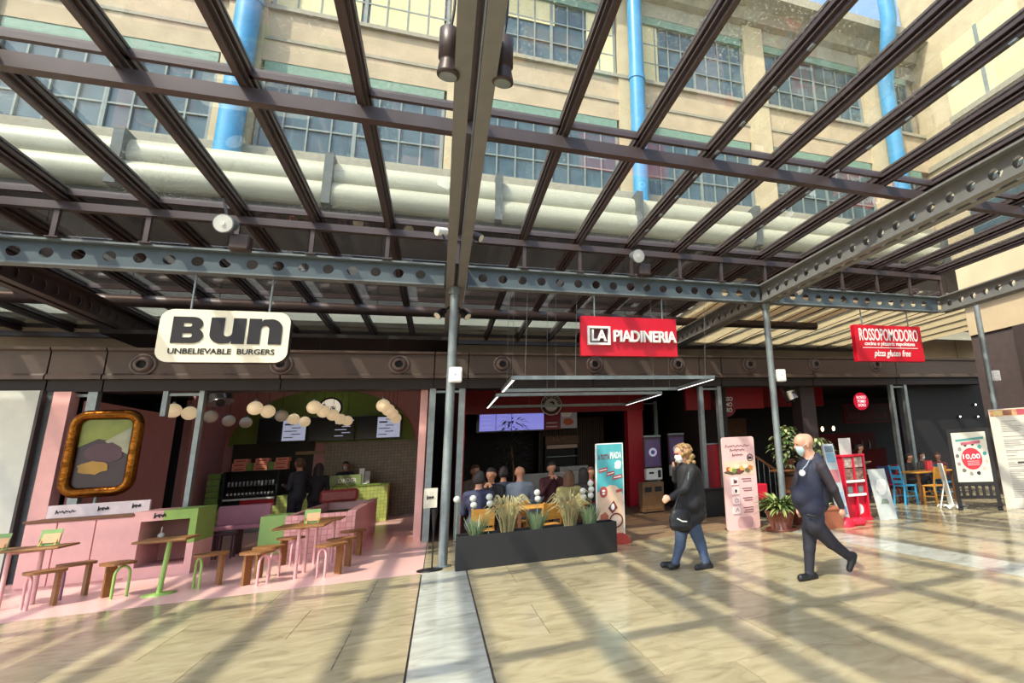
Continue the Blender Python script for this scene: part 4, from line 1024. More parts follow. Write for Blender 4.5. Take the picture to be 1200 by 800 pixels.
put_word('LA', s2, -0.64, 0.0, 0.29, 0.22, -0.09, INKW, fat=0.025, depth=0.07)
put_shape([[(-0.22, -0.18), (0.22, -0.18), (0.22, 0.18), (-0.22, 0.18)], [(-0.18, -0.14), (0.18, -0.14), (0.18, 0.14), (-0.18, 0.14)]], s2, -0.64, 0, -0.085, INKW, 'letter_frame', 0.06)
put_shape([[(-0.18, -0.14), (0.18, -0.14), (0.18, 0.14), (-0.18, 0.14)]], s2, -0.64, 0, -0.054, mat('wine_square', '#4a0f20', 0.4), 'dark_square', 0.006)
rods(s2, (-0.7, 0.7), 0.385)
s3 = thing('hanging_sign', 'red sign lettered ROSSOPOMODORO hanging at the right', 'sign', (9.78, 10.6, 3.795))
MB().bbox(-1.0, 1.0, -0.07, 0.07, -0.43, 0.43, 0.006).build('panel', RED, s3)
put_word('ROSSOPOMODORO', s3, 0, 0.2, 1.76, 0.29, -0.074, INKW, fat=0.01, depth=0.008)
put_text('cucina e pizzeria napoletana', s3, 0, -0.025, 1.5, 0.12, -0.074, INKW, fat=0.014, shear=0.15, depth=0.008)
MB().box(-0.82, 0.82, -0.078, -0.07, -0.12, -0.105).build('rule_line', INKW, s3)
put_text('pizza gluten free', s3, 0.03, -0.26, 1.1, 0.2, -0.074, INKW, fat=0.008, shear=0.35, depth=0.008)
rods(s3, (-0.7, 0.7), 0.43)
MB().box(-0.85, 0.95, -0.012, 0.012, 0.83 - 0.0, 0.834).build('hanger_bar', GALV, s3)
# ================================================================== FURNITURE AND BOARDS
PINKL = mat('pink_lacquer', '#d9a3a3', 0.35, var=0.04)
GREENLQ = mat('green_lacquer', '#8fb05a', 0.35, var=0.04)
MAUVEL = mat('mauve_lacquer', '#8f5f74', 0.4, var=0.05)
# ---- stools: plank leg at one end, bent tube hoop at the other
def stool_proto(m, nm):
    t = thing(nm, 'x', 'stool')
    n = 20; poly = [((0.205 if abs(math.cos(a)) else 0) * math.copysign(abs(math.cos(a)) ** 0.55, math.cos(a)), 0.165 * math.copysign(abs(math.sin(a)) ** 0.55, math.sin(a))) for a in [2 * PI * k / n for k in range(n)]]
    MB().slab(poly, 0.435, 0.47).build('seat', WOOD, t)
    MB().obox((0.14, 0, 0.218), (0.02, 0, 0.0), (0, 0.062, 0), (0.0, 0, 0.218)).build('plank_leg', WOOD, t)
    hoop = [(-0.14, -0.09, 0), (-0.14, -0.09, 0.3)] + [(-0.14, -0.09 * math.cos(a), 0.3 + 0.115 * math.sin(a)) for a in [PI * k / 8 for k in range(1, 8)]] + [(-0.14, 0.09, 0.3), (-0.14, 0.09, 0)]
    MB().tube(hoop, 0.018, 8).build('hoop_leg', m, t)
    return t
protos = {'p': stool_proto(PINKL, 'stool'), 'g': stool_proto(GREENLQ, 'stool'), 'm': stool_proto(MAUVEL, 'stool')}
used = set()
def stool(kind, x, y, rz, label):
    o = protos[kind] if kind not in used else copytree(protos[kind])
    used.add(kind); o.location = (x, y, 0); o.rotation_euler = (0, 0, rz + (0.65 if abs(rz) < 1 else -0.65)); o['label'] = label; o['group'] = 'stools of the burger shop'
stool('p', -4.90, 11.10, 0.05, 'wooden stool with pink hoop leg nearest the left table')
stool('m', -4.84, 11.72, 0.05, 'wooden stool with mauve hoop leg behind the leftmost stool')
stool('g', -4.20, 11.28, PI - 0.1, 'wooden stool with green hoop leg between the counter and green table')
stool('g', -3.12, 11.30, 0.0, 'wooden stool with green hoop leg right of the green pedestal table')
stool('p', -2.46, 10.95, PI + 0.1, 'wooden stool with pink hoop leg at the front left of the middle table')
stool('p', -2.44, 11.52, PI + 0.1, 'wooden stool with pink hoop leg, second one left of the middle table')
stool('p', -2.38, 12.72, PI, 'wooden stool with pink hoop leg behind the middle table')
stool('p', -1.50, 11.02, 0.1, 'wooden stool with pink hoop leg at the front right of the middle table')
stool('p', -1.46, 11.75, 0.1, 'wooden stool with pink hoop leg, second one right of the middle table')
stool('p', -1.44, 13.02, 0.1, 'wooden stool with pink hoop leg at the corner of the tiled planter')
# ---- tables
def table(name, label, x, y, w, d, h, m, legs, ped=False, rz=0):
    t = thing(name, label, 'table', (x, y, 0), rz)
    MB().bbox(-w / 2, w / 2, -d / 2, d / 2, h - 0.03, h, 0.008).build('table_top', WOOD, t)
    if ped:
        MB().cyl((0, 0, 0.02), (0.04, 0, h - 0.03), 0.032, n=12).build('pedestal', m, t)
        MB().lathe([(0.2, 0), (0.2, 0.012), (0.04, 0.022)], n=24).build('foot_plate', m, t)
    else:
        for lx, ly in legs: MB().cyl((lx, ly, 0), (lx, ly, h - 0.03), 0.026, n=10).build('leg', m, t)
        MB().bar((legs[0][0], legs[0][1], h - 0.05), (legs[1][0], legs[1][1], h - 0.05), 0.04).build('rail', m, t)
    return t
table('cafe_table', 'wooden table with pink legs at the left edge of the picture', -5.28, 11.35, 0.95, 0.55, 0.76, PINKL, [(-0.1, -0.1), (0.14, 0.12)])
table('cafe_table', 'small wooden table on a green pedestal leg', -3.62, 11.10, 0.62, 0.55, 0.75, GREENLQ, [], True)
table('cafe_table', 'wooden table with pink legs in the middle of the pink floor', -1.97, 11.35, 0.70, 0.75, 0.76, PINKL, [(0.0, -0.25), (0.02, 0.28)])
table('cafe_table', 'rear wooden table with pink legs before the tiled planter', -1.85, 12.35, 0.62, 0.6, 0.76, PINKL, [(-0.1, 0.1), (0.16, 0.12)])
def menu_card(x, y, z, label, rz=0.0):
    t = thing('menu_card', label, 'menu', (x, y, z), rz)
    MB().obox((0, 0, 0.11), (0.11, 0, 0), (0, 0.006, 0), (0, 0.03, 0.105)).build('card', mat('card_green', '#7a9a5a', 0.5), t)
    MB().obox((0.015, -0.022, 0.10), (0.09, 0, 0), (0, 0.002, 0), (0, 0.018, 0.06)).build('burger_print', mat('card_tan', '#d5a077', 0.5), t)
    MB().obox((0.0, -0.025, 0.075), (0.1, 0, 0), (0, 0.002, 0), (0, 0.006, 0.02)).build('burger_band', mat('card_plum', '#5a2a2e', 0.5), t)
    for sx in (-1, 1): MB().bar((sx * 0.08, -0.09, 0.006), (sx * 0.08, 0.0, 0.11), 0.012).build('easel_leg', WOODL, t)
menu_card(-5.50, 11.22, 0.76, 'small burger menu card at the left picture edge', 0.1)
menu_card(-5.05, 11.40, 0.76, 'small burger menu card at the right end of the left table', 0.1)
menu_card(-1.88, 11.5, 0.76, 'small burger menu card on the middle table', 0.2)
# ---- tiled planter bench, green box, mauve bench
t = thing('tiled_planter', 'long pink tiled planter box with green inside behind the stools', 'planter', (-2.6, 13.25, 0))
MB().box(0, 1.15, 0, 0.08, 0, 0.79).build('front_wall', PINKT, t)
MB().box(1.07, 1.15, 0.08, 4.3, 0, 0.79).build('right_wall', PINKL, t)
MB().box(0, 0.08, 0.08, 4.3, 0, 0.79).build('left_wall', PINKL, t)
MB().box(0.08, 1.07, 4.2, 4.3, 0, 0.79).build('rear_wall', PINKL, t)
MB().box(0.08, 1.07, 0.08, 4.2, 0.55, 0.6).build('green_fill', mat('moss_fill', '#4f5a26', 0.8, var=0.3, scale=12), t)
MB().box(1.02, 1.17, 0.0, 4.32, 0.79, 0.81).build('rim', PINKL, t)
t = thing('green_storage_box', 'plain green box against the left end of the tiled planter', 'box', (-3.05, 13.5, 0))
MB().bbox(0, 0.44, 0, 0.6, 0.12, 0.8, 0.008).build('box_body', mat('fern_green', '#7fa35a', 0.5, var=0.05), t)
MB().box(0.03, 0.41, 0.03, 0.57, 0, 0.12).build('plinth', PINKW, t)
t = thing('mauve_bench', 'mauve padded bench with dark legs behind the cubby', 'bench', (-4.3, 15.2, 0))
MAUVE = mat('mauve_pad', '#a9707f', 0.4, var=0.06)
MB().bbox(0, 0.95, 0.42, 0.5, 0.55, 0.95, 0.02).build('backrest', MAUVE, t)
MB().bbox(0, 0.95, 0, 0.45, 0.48, 0.57, 0.02).build('seat', MAUVE, t)
for x in (0.05, 0.45, 0.88): MB().box(x, x + 0.05, 0.03, 0.4, 0, 0.48).build('leg', mat('wine_legs', '#4a2530', 0.5), t)
for k, x in enumerate((-4.15, -3.85)):
    t = thing('dark_stool', 'dark wine-red stool in front of the mauve bench, %s one' % ('left', 'right')[k], 'stool', (x, 14.75, 0))
    MB().bbox(-0.14, 0.14, -0.13, 0.13, 0.43, 0.46, 0.01).build('seat', MATS['wine_legs'], t)
    for sx in (-1, 1):
        for sy in (-1, 1): MB().box(sx * 0.12 - 0.015, sx * 0.12 + 0.015, sy * 0.11 - 0.015, sy * 0.11 + 0.015, 0, 0.43).build('leg', MATS['wine_legs'], t)
t = thing('woven_bag', 'red woven bag on the rear rim of the tiled planter', 'bag', (-2.3, 17.3, 0.791))
b = MB(); b.bbox(-0.42, 0.42, 0, 0.2, 0, 0.3, 0.05).build('bag_body', tile_mat('red_weave', '#a8403f', '#5e1d20', 0.06), t)
MB().tube([(-0.2, 0.1, 0.28), (-0.1, 0.1, 0.42), (0.1, 0.1, 0.42), (0.2, 0.1, 0.28)], 0.012, 6).build('bag_handle', WOODD, t)
# tray on the pick-up rail etc: floor sign stand
t = thing('sign_stand', 'black round-based stand holding a pale paper sign beside the post', 'sign', (-0.06, 10.42, 0))
MB().lathe([(0.19, 0), (0.19, 0.012), (0.05, 0.022), (0.012, 0.03)], n=28).build('round_base', BLKMET, t)
MB().cyl((0.03, 0, 0.02), (0.03, 0, 0.92), 0.012, n=8).build('pole', BLKMET, t)
MB().cyl((0.03, 0, 0.55), (0.03, 0, 0.9), 0.016, 0.05, n=10).build('neck', BLKMET, t)
MB().obox((-0.04, 0, 1.07), (0.1, 0, 0), (0, 0.006, 0), (0, 0, 0.15)).build('paper', mat('paper_tan', '#c9bfae', 0.7, var=0.2, scale=9), t)
scribble(t, -0.04, 1.08, 0.1, 0.05, -0.012)

# ---- black planter with grasses
t = thing('black_planter', 'long black planter box in front of the flatbread tables', 'planter', (0.30, 10.02, 0))
PL = mat('planter_black', '#151213', 0.5, var=0.12)
MB().bbox(0, 2.54, 0, 0.025, 0, 0.49, 0.004).build('front_panel', PL, t)
MB().bbox(0, 2.54, 0.395, 0.42, 0, 0.49, 0.004).build('rear_panel', PL, t)
for x in (0, 2.515): MB().bbox(x, x + 0.025, 0.025, 0.395, 0, 0.49, 0.004).build('end_panel', PL, t)
MB().box(0.025, 2.515, 0.025, 0.395, 0.3, 0.42).build('soil', mat('soil', '#2a1f18', 0.9, bump=0.6), t)
GRASSG = mat('grass_green', '#7c8f6a', 0.55, var=0.25); GRASST = mat('grass_tan', '#a89d72', 0.6, var=0.25); ALLW = mat('pompom_white', '#bfc0ba', 0.8, bump=0.8, bscale=60)
def green_grass(x, label, sd):
    t = thing('leafy_grass', label, 'plant', (x, 10.22, 0.42)); r = random.Random(sd); b = MB()
    for k in range(130):
        a = r.random() * 2 * PI; q = 0.09 * r.random()
        b.leaf((q * math.cos(a), q * math.sin(a), 0), (math.cos(a) * 0.42, math.sin(a) * 0.42, 1.0), (0, 0, 1), r.uniform(0.24, 0.48), 0.015, 0.12, 3)
    b.build('blades', GRASSG, t); MB().lathe([(0.09, -0.01), (0.08, 0.03), (0.0, 0.04)], n=12).build('root_clump', WOODD, t)
def tan_grass(x, label, sd):
    t = thing('tall_grass', label, 'plant', (x, 10.22, 0.42)); r = random.Random(sd); b = MB()
    for k in range(90):
        a = r.random() * 2 * PI; q = 0.09 * r.random(); L = r.uniform(0.35, 0.62); e = r.uniform(0.1, 0.4)
        p0 = Vector((q * math.cos(a), q * math.sin(a), 0)); d = Vector((math.cos(a), math.sin(a), 0))
        pts = [p0, p0 + d * 0.05 + Vector((0, 0, L * 0.5)), p0 + d * (0.05 + e * 0.25) + Vector((0, 0, L * 0.9)), p0 + d * (0.05 + e * 0.5) + Vector((0, 0, L)), p0 + d * (0.08 + e * 0.75) + Vector((0, 0, L * (0.92 - e * 0.3)))]
        b.tube(pts, [0.005, 0.005, 0.0055, 0.006, 0.002], 4)
    b.build('blades', GRASST, t); MB().lathe([(0.11, -0.01), (0.1, 0.03), (0.0, 0.04)], n=12).build('root_clump', WOODD, t)
def pompom(px, py, label, pairs=2, yy=10.2):
    c = P(px, py, yy); t = thing('pompom_flower', label, 'flower', (c.x, yy, 0.42))
    MB().cyl((0, 0, 0), (0.01, 0, c.z - 0.42), 0.006, n=6).build('stem', GRASSG, t)
    for k in range(pairs): MB().ball((0.012 * (k % 2), 0, c.z - 0.42 - k * 0.1), 0.052, n=14, m=10).build('bloom', ALLW, t)
green_grass(P(559, 600, 10.2).x, 'bushy green grass in the black planter, left one', 1)
green_grass(P(630, 595, 10.2).x, 'bushy green grass in the black planter, middle one', 2)
green_grass(P(691, 590, 10.2).x, 'bushy green grass in the black planter, right one', 3)
tan_grass(P(595, 600, 10.2).x, 'tall tan plume grass in the black planter, left one', 4)
tan_grass(P(668, 595, 10.2).x, 'tall tan plume grass in the black planter, right one', 5)
pompom(535.5, 585, 'single white pompom flower at the left end of the planter', 1)
pompom(554.5, 584, 'double white pompom flower left of the navy-shirted man', 2)
pompom(573.5, 582, 'double white pompom flower left of the left plume grass', 2)
pompom(629.5, 577, 'double white pompom flower in the middle of the planter', 2)
pompom(683, 575, 'double white pompom flower right of the right plume grass', 2)
pompom(692, 566, 'white pompom flower beside the teal banner', 3)

# ---- chairs
def chair(name, label, x, y, rz, m, tall=0.88, group=None, slats=False):
    t = thing(name, label, 'chair', (x, y, 0), rz, group)
    MB().bbox(-0.2, 0.2, -0.2, 0.2, 0.43, 0.46, 0.01).build('seat', m, t)
    for sx in (-1, 1):
        MB().bar((sx * 0.18, -0.18, 0), (sx * 0.17, -0.17, 0.43), 0.035).build('leg', m, t)
        MB().bar((sx * 0.19, 0.23, 0), (sx * 0.18, 0.18, 0.44), 0.035).build('leg', m, t)
        MB().bar((sx * 0.18, 0.18, 0.44), (sx * 0.17, 0.27, tall), 0.032).build('back_post', m, t)
    if slats:
        for z in (0.55, 0.68, tall - 0.06): MB().obox((0, 0.2 + (z - 0.44) * 0.19, z), (0.165, 0, 0), (0, 0.009, 0), (0, 0.01, 0.04)).build('back_slat', m, t)
    else: MB().obox((0, 0.255, tall - 0.15), (0.19, 0, 0), (0, 0.009, 0.0), (0, 0.032, 0.14)).build('backrest', m, t)
    MB().bar((-0.17, -0.17, 0.3), (0.17, -0.17, 0.3), 0.022).build('stretcher', m, t)
    for sx in (-1, 1): MB().bar((sx * 0.17, -0.17, 0.2), (sx * 0.185, 0.2, 0.2), 0.022).build('stretcher', m, t)
    return t
CHB = mat('sky_blue_paint', '#3f9fd0', 0.4, var=0.06); CHR = mat('wine_red_paint', '#8c1f38', 0.4, var=0.06); CHN = mat('navy_paint', '#2b3a66', 0.4)
c = G(1065, 588); chair('blue_chair', 'sky-blue wooden chair at the restaurant table', 10.95, 12.0, -PI / 2 + PI, CHB, 0.95, slats=True)
chair('wooden_chair', 'honey wood chair with a solid back facing the restaurant table', 11.27, 11.35, PI, WOODL, 0.9)
chair('red_chair', 'wine-red wooden chair left of the blue chair', P(1040, 575, 12.6).x, 12.6, PI / 2 - 0.2 + PI, CHR, 0.95, slats=True)
chair('blue_chair', 'blue wooden chair half hidden behind the easel sign', 12.35, 12.0, PI / 2, CHB, 0.92, slats=True)
chair('navy_chair', 'navy chair beside the wine-red chair', P(1030, 572, 13.4).x, 13.4, PI, CHN, 0.9)
def rtable(label, x, y, w, d, h=0.76):
    t = thing('dining_table', label, 'table', (x, y, 0))
    MB().bbox(-w / 2, w / 2, -d / 2, d / 2, h - 0.035, h, 0.008).build('table_top', WOODL, t)
    for sx in (-1, 1):
        for sy in (-1, 1): MB().box(sx * (w / 2 - 0.06) - 0.025, sx * (w / 2 - 0.06) + 0.025, sy * (d / 2 - 0.06) - 0.025, sy * (d / 2 - 0.06) + 0.025, 0, h - 0.035).build('leg', WOODD, t)
rtable('wooden dining table behind the honey wood chair', 11.75, 12.05, 1.25, 0.75)
rtable('wooden dining table behind the wine-red chair', 10.0, 13.2, 1.1, 0.75)
t = thing('menu_folder', 'bright red menu standing on the dining table', 'menu', (P(1087, 545, 12.0).x, 12.0, 0.761))
MB().obox((-0.05, 0, 0.13), (0.08, 0.05, 0), (0.002, -0.004, 0), (0, 0, 0.13)).build('cover', mat('menu_red', '#e0303c', 0.4), t)
MB().obox((0.07, 0.0, 0.12), (0.06, -0.04, 0), (0.002, 0.004, 0), (0, 0, 0.12)).build('cover', mat('menu_coral', '#f0525a', 0.4), t)
# flatbread shop tables and chairs
rtable('wooden table behind the black planter, front one', 1.95, 11.3, 1.3, 0.65)
rtable('wooden table in the flatbread shop behind the navy-shirted man', 1.05, 12.02, 0.8, 0.45)
rtable('wooden table in the flatbread shop by the teal banner', 3.0, 12.95, 1.2, 0.45)
chair('wooden_chair', 'light wood chair with curved back under the navy-shirted man', P(565, 610, 11.0).x, 11.1, PI, WOODL, 0.82)
chair('wooden_chair', 'light wood chair right of the middle pompom flower', P(641, 600, 10.95).x, 10.95, 0.25 + PI, WOODL, 0.84)
chair('wooden_chair', 'wood chair standing behind the left plume grass', P(605, 600, 11.9).x, 11.95, PI, WOODL, 0.84)
chair('wooden_chair', 'wood chair under the woman in the olive jacket', 2.52, 12.0, PI, WOODD, 0.84)

# ---- banners, easel, menu board, racks
def disc(parent, x, z, r, y, m, name): return put_shape([circle(0, 0, r, 24)], parent, x, z, y, m, name)
t = thing('teal_banner', 'tall teal and sand flatbread banner at the end of the black planter', 'banner', (2.96, 10.85, 0))
put_shape([rrect(-0.265, 0.265, 0.06, 1.8, 0.02, 3)], t, 0, 0, 0.0, WHITE, 'panel', 0.05)
put_shape([[(-0.245, 0.09), (0.245, 0.09), (0.245, 0.86), (0.12, 1.02), (0.0, 1.05), (-0.12, 0.99), (-0.245, 0.92)]], t, 0, 0, -0.028, mat('banner_sand', '#d9b79c', 0.5), 'sand_field')
put_shape([[(-0.245, 0.92), (-0.12, 0.99), (0.0, 1.05), (0.12, 1.02), (0.245, 0.86), (0.245, 1.78), (-0.245, 1.78)]], t, 0, 0, -0.028, mat('banner_teal', '#4fa9b0', 0.5, var=0.08), 'teal_field')
o = put_text('A TUTTA', t, -0.115, 1.55, 0.22, 0.1, -0.033, mat('ink_rust', '#7d3038', 0.5), fat=0.03)
o = put_text('PIADA', t, 0.12, 1.575, 0.22, 0.12, -0.034, INKW, fat=0.03); 
INKR = mat('ink_rust_box', '#a8453f', 0.5)
for k, (x, z, w) in enumerate(((-0.13, 1.31, 0.17), (0.01, 1.24, 0.15), (0.14, 1.17, 0.18))):
    put_shape([[(-w / 2, -0.04), (w / 2, -0.01), (w / 2, 0.06), (-w / 2, 0.03)]], t, x, z, -0.033, INKR, 'label_box')
    put_shape([[(-w * 0.4, -0.008), (w * 0.4, 0.014), (w * 0.4, 0.03), (-w * 0.4, 0.008)]], t, x, z, -0.037, INKW, 'label_line')
put_shape([blob(0.16, 1.4, 0.07, 0.09, 21)], t, 0, 0, -0.033, mat('banner_pale', '#cfe0dc', 0.5), 'splash')
put_shape([circle(0, 0, 0.075, 20, 0.10)], t, -0.13, 0.93, -0.034, INKR, 'badge'); put_shape([circle(0, 0, 0.03, 12, 0.02), ], t, -0.13, 0.95, -0.038, INKW, 'badge_mark'); put_shape([circle(0, 0, 0.03, 12, 0.02), ], t, -0.13, 0.90, -0.038, INKW, 'badge_mark')
put_shape([[(-0.06, -0.02), (0.06, 0.0), (0.06, 0.05), (-0.06, 0.03)]], t, 0.17, 0.92, -0.034, INKR, 'label_box')
put_shape([[(0, -0.12), (0.1, -0.02), (0.03, 0.11), (-0.08, -0.02)]], t, 0.03, 0.66, -0.034, mat('ink_brown', '#6e2a20', 0.5), 'diamond')
put_shape([blob(0, 0, 0.035, 0.06, 4)], t, 0.04, 0.66, -0.038, INKW, 'diamond_mark')
put_shape([blob(-0.12, 0.48, 0.09, 0.09, 31)], t, 0, 0, -0.034, mat('print_tomato', '#a85a42', 0.5), 'food_print')
put_shape([circle(0.1, 0.42, 0.13, 22, 0.13), circle(0.1, 0.42, 0.105, 22, 0.105)], t, 0, 0, -0.034, MATS['ink_brown'], 'wrap_ring')
put_shape([blob(0.1, 0.42, 0.08, 0.08, 33)], t, 0, 0, -0.036, mat('print_wrap', '#e3c9b4', 0.5), 'wrap_print')
put_shape([[(-0.2, 0)] + [(0.2 * math.cos(a), 0.2 * math.sin(a)) for a in [PI - PI * k / 14 for k in range(1, 14)]] + [(0.2, 0)]], t, 0.16, 0.0, -0.04, mat('foot_red', '#b23a30', 0.4), 'half_round_foot', 0.03)
MB().box(-0.26, 0.3, 0.03, 0.3, 0, 0.03).build('base_plate', BLACK, t)

PB = mat('banner_pink', '#e6b9b6', 0.5, var=0.04)
t = thing('pink_banner', 'tall pink food banner with four icons beside the potted plants', 'banner', (5.73, 10.93, 0))
put_shape([rrect(-0.375, 0.375, 0.0, 1.81, 0.06, 5)], t, 0, 0, 0, PB, 'panel', 0.04)
for k, (z, w) in enumerate(((1.63, 0.55), (1.55, 0.34), (1.45, 0.25))): scribble(t, -0.03, z, w, 0.05, -0.026, mat('ink_mauve', '#7c4a55', 0.5), 'headline')
put_shape([rrect(-0.36, 0.36, 1.05, 1.33, 0.05, 4)], t, 0, 0, -0.022, mat('photo_sand', '#dcc0a8', 0.5), 'food_photo')
put_shape([blob(-0.12, 1.12, 0.24, 0.06, 41)], t, 0, 0, -0.026, mat('photo_dark', '#5a4036', 0.5), 'food_plate')
fd = random.Random(9)
for k, col in enumerate(('#b5503c', '#d9c26a', '#7c8a4a', '#efe0b0', '#8a3f3a', '#e0a84a', '#f0e6c8', '#6e5a3a', '#c9803f')):
    put_shape([blob(-0.26 + 0.062 * k, 1.17 + fd.uniform(-0.04, 0.06), 0.06, 0.045, 50 + k)], t, 0, 0, -0.028 - 0.001 * k, mat('food_%d' % k, col, 0.5), 'food_piece')
put_shape([circle(0.25, 1.38, 0.075, 20), circle(0.25, 1.38, 0.06, 20)], t, 0, 0, -0.026, TXT, 'stamp_ring')
scribble(t, 0.25, 1.38, 0.08, 0.06, -0.026, TXT, 'stamp_mark')
for k in range(4):
    z = 0.93 - k * 0.185
    put_shape([rrect(-0.19, -0.03, z - 0.07, z + 0.07, 0.01, 2)], t, -0.03, 0, -0.026, mat('icon_pale', '#f2d6d2', 0.5), 'icon_card', 0.012)
    MB().box(-0.22, -0.05, -0.03, -0.02, z - 0.078, z - 0.07).build('icon_shade', mat('icon_mauve', '#a8707a', 0.5), t)
    if k == 0: scribble(t, -0.13, z, 0.07, 0.07, -0.034, MATS['ink_mauve'], 'icon')
    elif k == 1: put_shape([blob(-0.13, z, 0.025, 0.035, 61)], t, 0, 0, -0.034, TXT, 'icon')
    elif k == 2: put_shape([circle(-0.13, z, 0.04, 16), circle(-0.13, z, 0.032, 16)], t, 0, 0, -0.034, MATS['ink_mauve'], 'icon')
    else: put_shape([[(-0.17, z - 0.03), (-0.13, z + 0.05), (-0.09, z - 0.03), (-0.1, z - 0.03), (-0.13, z + 0.03), (-0.16, z - 0.03)]], t, 0, 0, -0.034, MATS['ink_mauve'], 'icon')
    for j in range(2 if k < 3 else 3): MB().box(0.02 + 0.03 * (j % 2), 0.24, -0.027, -0.02, z + 0.03 - j * 0.045, z + 0.045 - j * 0.045).build('text_line', MATS['ink_mauve'], t)
put_shape([rrect(-0.16, 0.18, 0.03, 0.24, 0.06, 4)], t, 0.03, 0, -0.024, mat('banner_rose', '#c99a9c', 0.5), 'arch_print')
MB().box(-0.3, 0.3, 0.02, 0.25, 0, 0.03).build('base_plate', BLACK, t)

# easel sign with the price disc: flat front, tilted back
t = thing('easel_sign', 'black wooden easel sign with white poster and red 10,00 disc', 'sign', (11.08, 9.93, 0), -0.85)
for x in (-0.44, 0.35): MB().bbox(x, x + 0.09, 0, 0.05, 0.05, 1.74, 0.006).build('frame_upright', BLKMET, t)
MB().bbox(-0.36, 0.36, 0, 0.05, 1.66, 1.74, 0.006).build('frame_rail', BLKMET, t)
MB().bbox(-0.36, 0.36, 0, 0.05, 0.5, 0.58, 0.006).build('frame_rail', BLKMET, t)
MB().bbox(-0.36, 0.36, 0, 0.05, 0.22, 0.29, 0.006).build('frame_rail', BLKMET, t)
for k in range(5): MB().box(-0.31 + k * 0.135, -0.24 + k * 0.135, 0.01, 0.04, 0.29, 0.5).build('slat', BLKMET, t)
for x in (-0.44, 0.34): MB().bbox(x, x + 0.1, -0.22, 0.25, 0, 0.05, 0.008).build('foot', BLKMET, t)
MB().box(-0.35, 0.35, 0.005, 0.03, 0.58, 1.66).build('poster', mat('poster_ivory', '#cfc9bc', 0.5, var=0.03), t)
CRIM = mat('crimson_disc', '#c9283a', 0.5)
put_shape([circle(0, 0, 0.21, 32, 0.235)], t, 0.0, 1.08, 0.002, CRIM, 'price_disc')
put_text('10,00', t, 0.0, 1.12, 0.35, 0.12, -0.002, INKW, fat=0.02)
for k, z in enumerate((1.02, 0.98, 0.94)): MB().box(-0.1, 0.14, -0.004, 0.0, z, z + 0.012).build('text_line', mat('ink_pink', '#f0b0b4', 0.5), t)
put_shape([[(-0.3, 1.46), (0.28, 1.5), (0.28, 1.55), (-0.3, 1.51)]], t, 0.02, 0, 0.002, mat('ink_teal', '#4a8a86', 0.5), 'teal_ribbon')
put_shape([[(-0.2, 1.38), (0.2, 1.41), (0.2, 1.47), (-0.2, 1.44)]], t, 0.02, 0, -0.001, mat('ink_rose', '#b0566a', 0.5), 'rose_ribbon')
cl_ = ('#3a3238', '#3a3238', '#4a9a98', '#2e8a8c', '#d9a9a0', '#caa79a', '#1f1c20', '#8a827c', '#6a625c', '#8a827c', '#6a625c', '#8a827c')
for k in range(12):
    a = 1.9 - 2 * PI * k / 12; put_shape([blob(0.0 + 0.29 * math.cos(a), 1.08 + 0.33 * math.sin(a), 0.04, 0.045, 70 + k)], t, 0, 0, 0.002, mat('motif_' + cl_[k][1:], cl_[k], 0.5), 'ring_motif')
t = thing('menu_board', 'tall white restaurant menu board leaning at the right edge', 'sign', (12.15, 9.15, 0), -0.80)
MB().obox((0, 0.12, 1.07), (0.78, 0, 0), (0, 0.02, 0), (0, 0.1, 1.07)).build('board', mat('board_white', '#bdb7ac', 0.45, var=0.04), t)
def onb(z): return 0.12 + (z - 1.07) * 0.0935 - 0.022
b1 = mat('board_photo', '#b07a52', 0.5, var=0.5, scale=9); b2 = mat('ink_grey', '#8f8a84', 0.6)
MB().obox((0, onb(2.05), 2.05), (0.76, 0, 0), (0, 0.003, 0), (0, 0.008, 0.07)).build('photo_strip', b1, t)
for k, (x, col) in enumerate(((-0.6, '#c9b070'), (-0.4, '#7a4a30'), (-0.12, '#a83a50'), (0.1, '#8c2f46'), (0.45, '#d6c070'))):
    MB().obox((x, onb(2.05) - 0.004, 2.05), (0.09, 0, 0), (0, 0.002, 0), (0, 0.005, 0.055)).build('photo_piece', mat('bp_%d' % k, col, 0.5), t)
tr = random.Random(3)
for k in range(44):
    z = 1.86 - k * 0.038
    for x0 in (-0.58, 0.12):
        if tr.random() < 0.86:
            w = tr.uniform(0.12, 0.5); hh = 0.007
            MB().obox((x0 + w / 2, onb(z) - 0.002, z), (w / 2, 0, 0), (0, 0.002, 0), (0, 0.0005, hh)).build('text_line', b2, t)
for x, z in ((-0.3, 0.95), (-0.2, 0.56), (-0.12, 0.33), (0.4, 0.95)): MB().obox((x, onb(z) - 0.004, z), (0.09, 0, 0), (0, 0.002, 0), (0, 0.002, 0.018)).build('heading', TXT, t)
MB().box(-0.7, 0.7, 0.2, 0.5, 0, 0.03).build('rear_foot', BLKMET, t); MB().bar((0.3, 0.4, 0.02), (0.3, 0.2, 1.5), 0.03).build('rear_strut', BLKMET, t)
t = thing('folded_board', 'narrow white board propped behind the easel sign', 'sign', (10.86, 10.5, 0), 1.0)
MB().obox((0, 0.06, 0.5), (0.2, 0, 0), (0, 0.012, 0), (0, 0.06, 0.5)).build('board', WHITE, t)
MB().bar((0.0, 0.25, 0.01), (0.0, 0.08, 0.6), 0.025).build('strut', WHITE, t)
t = thing('floor_cloth', 'crumpled white sheet on the floor under the easel sign', 'paper', (10.9, 10.5, 0))
b = MB(); r = random.Random(2)
n = 9; vs = [((i / n - 0.5) * 0.5, (j / n - 0.5) * 0.5, 0.01 + 0.09 * r.random()) for j in range(n + 1) for i in range(n + 1)]
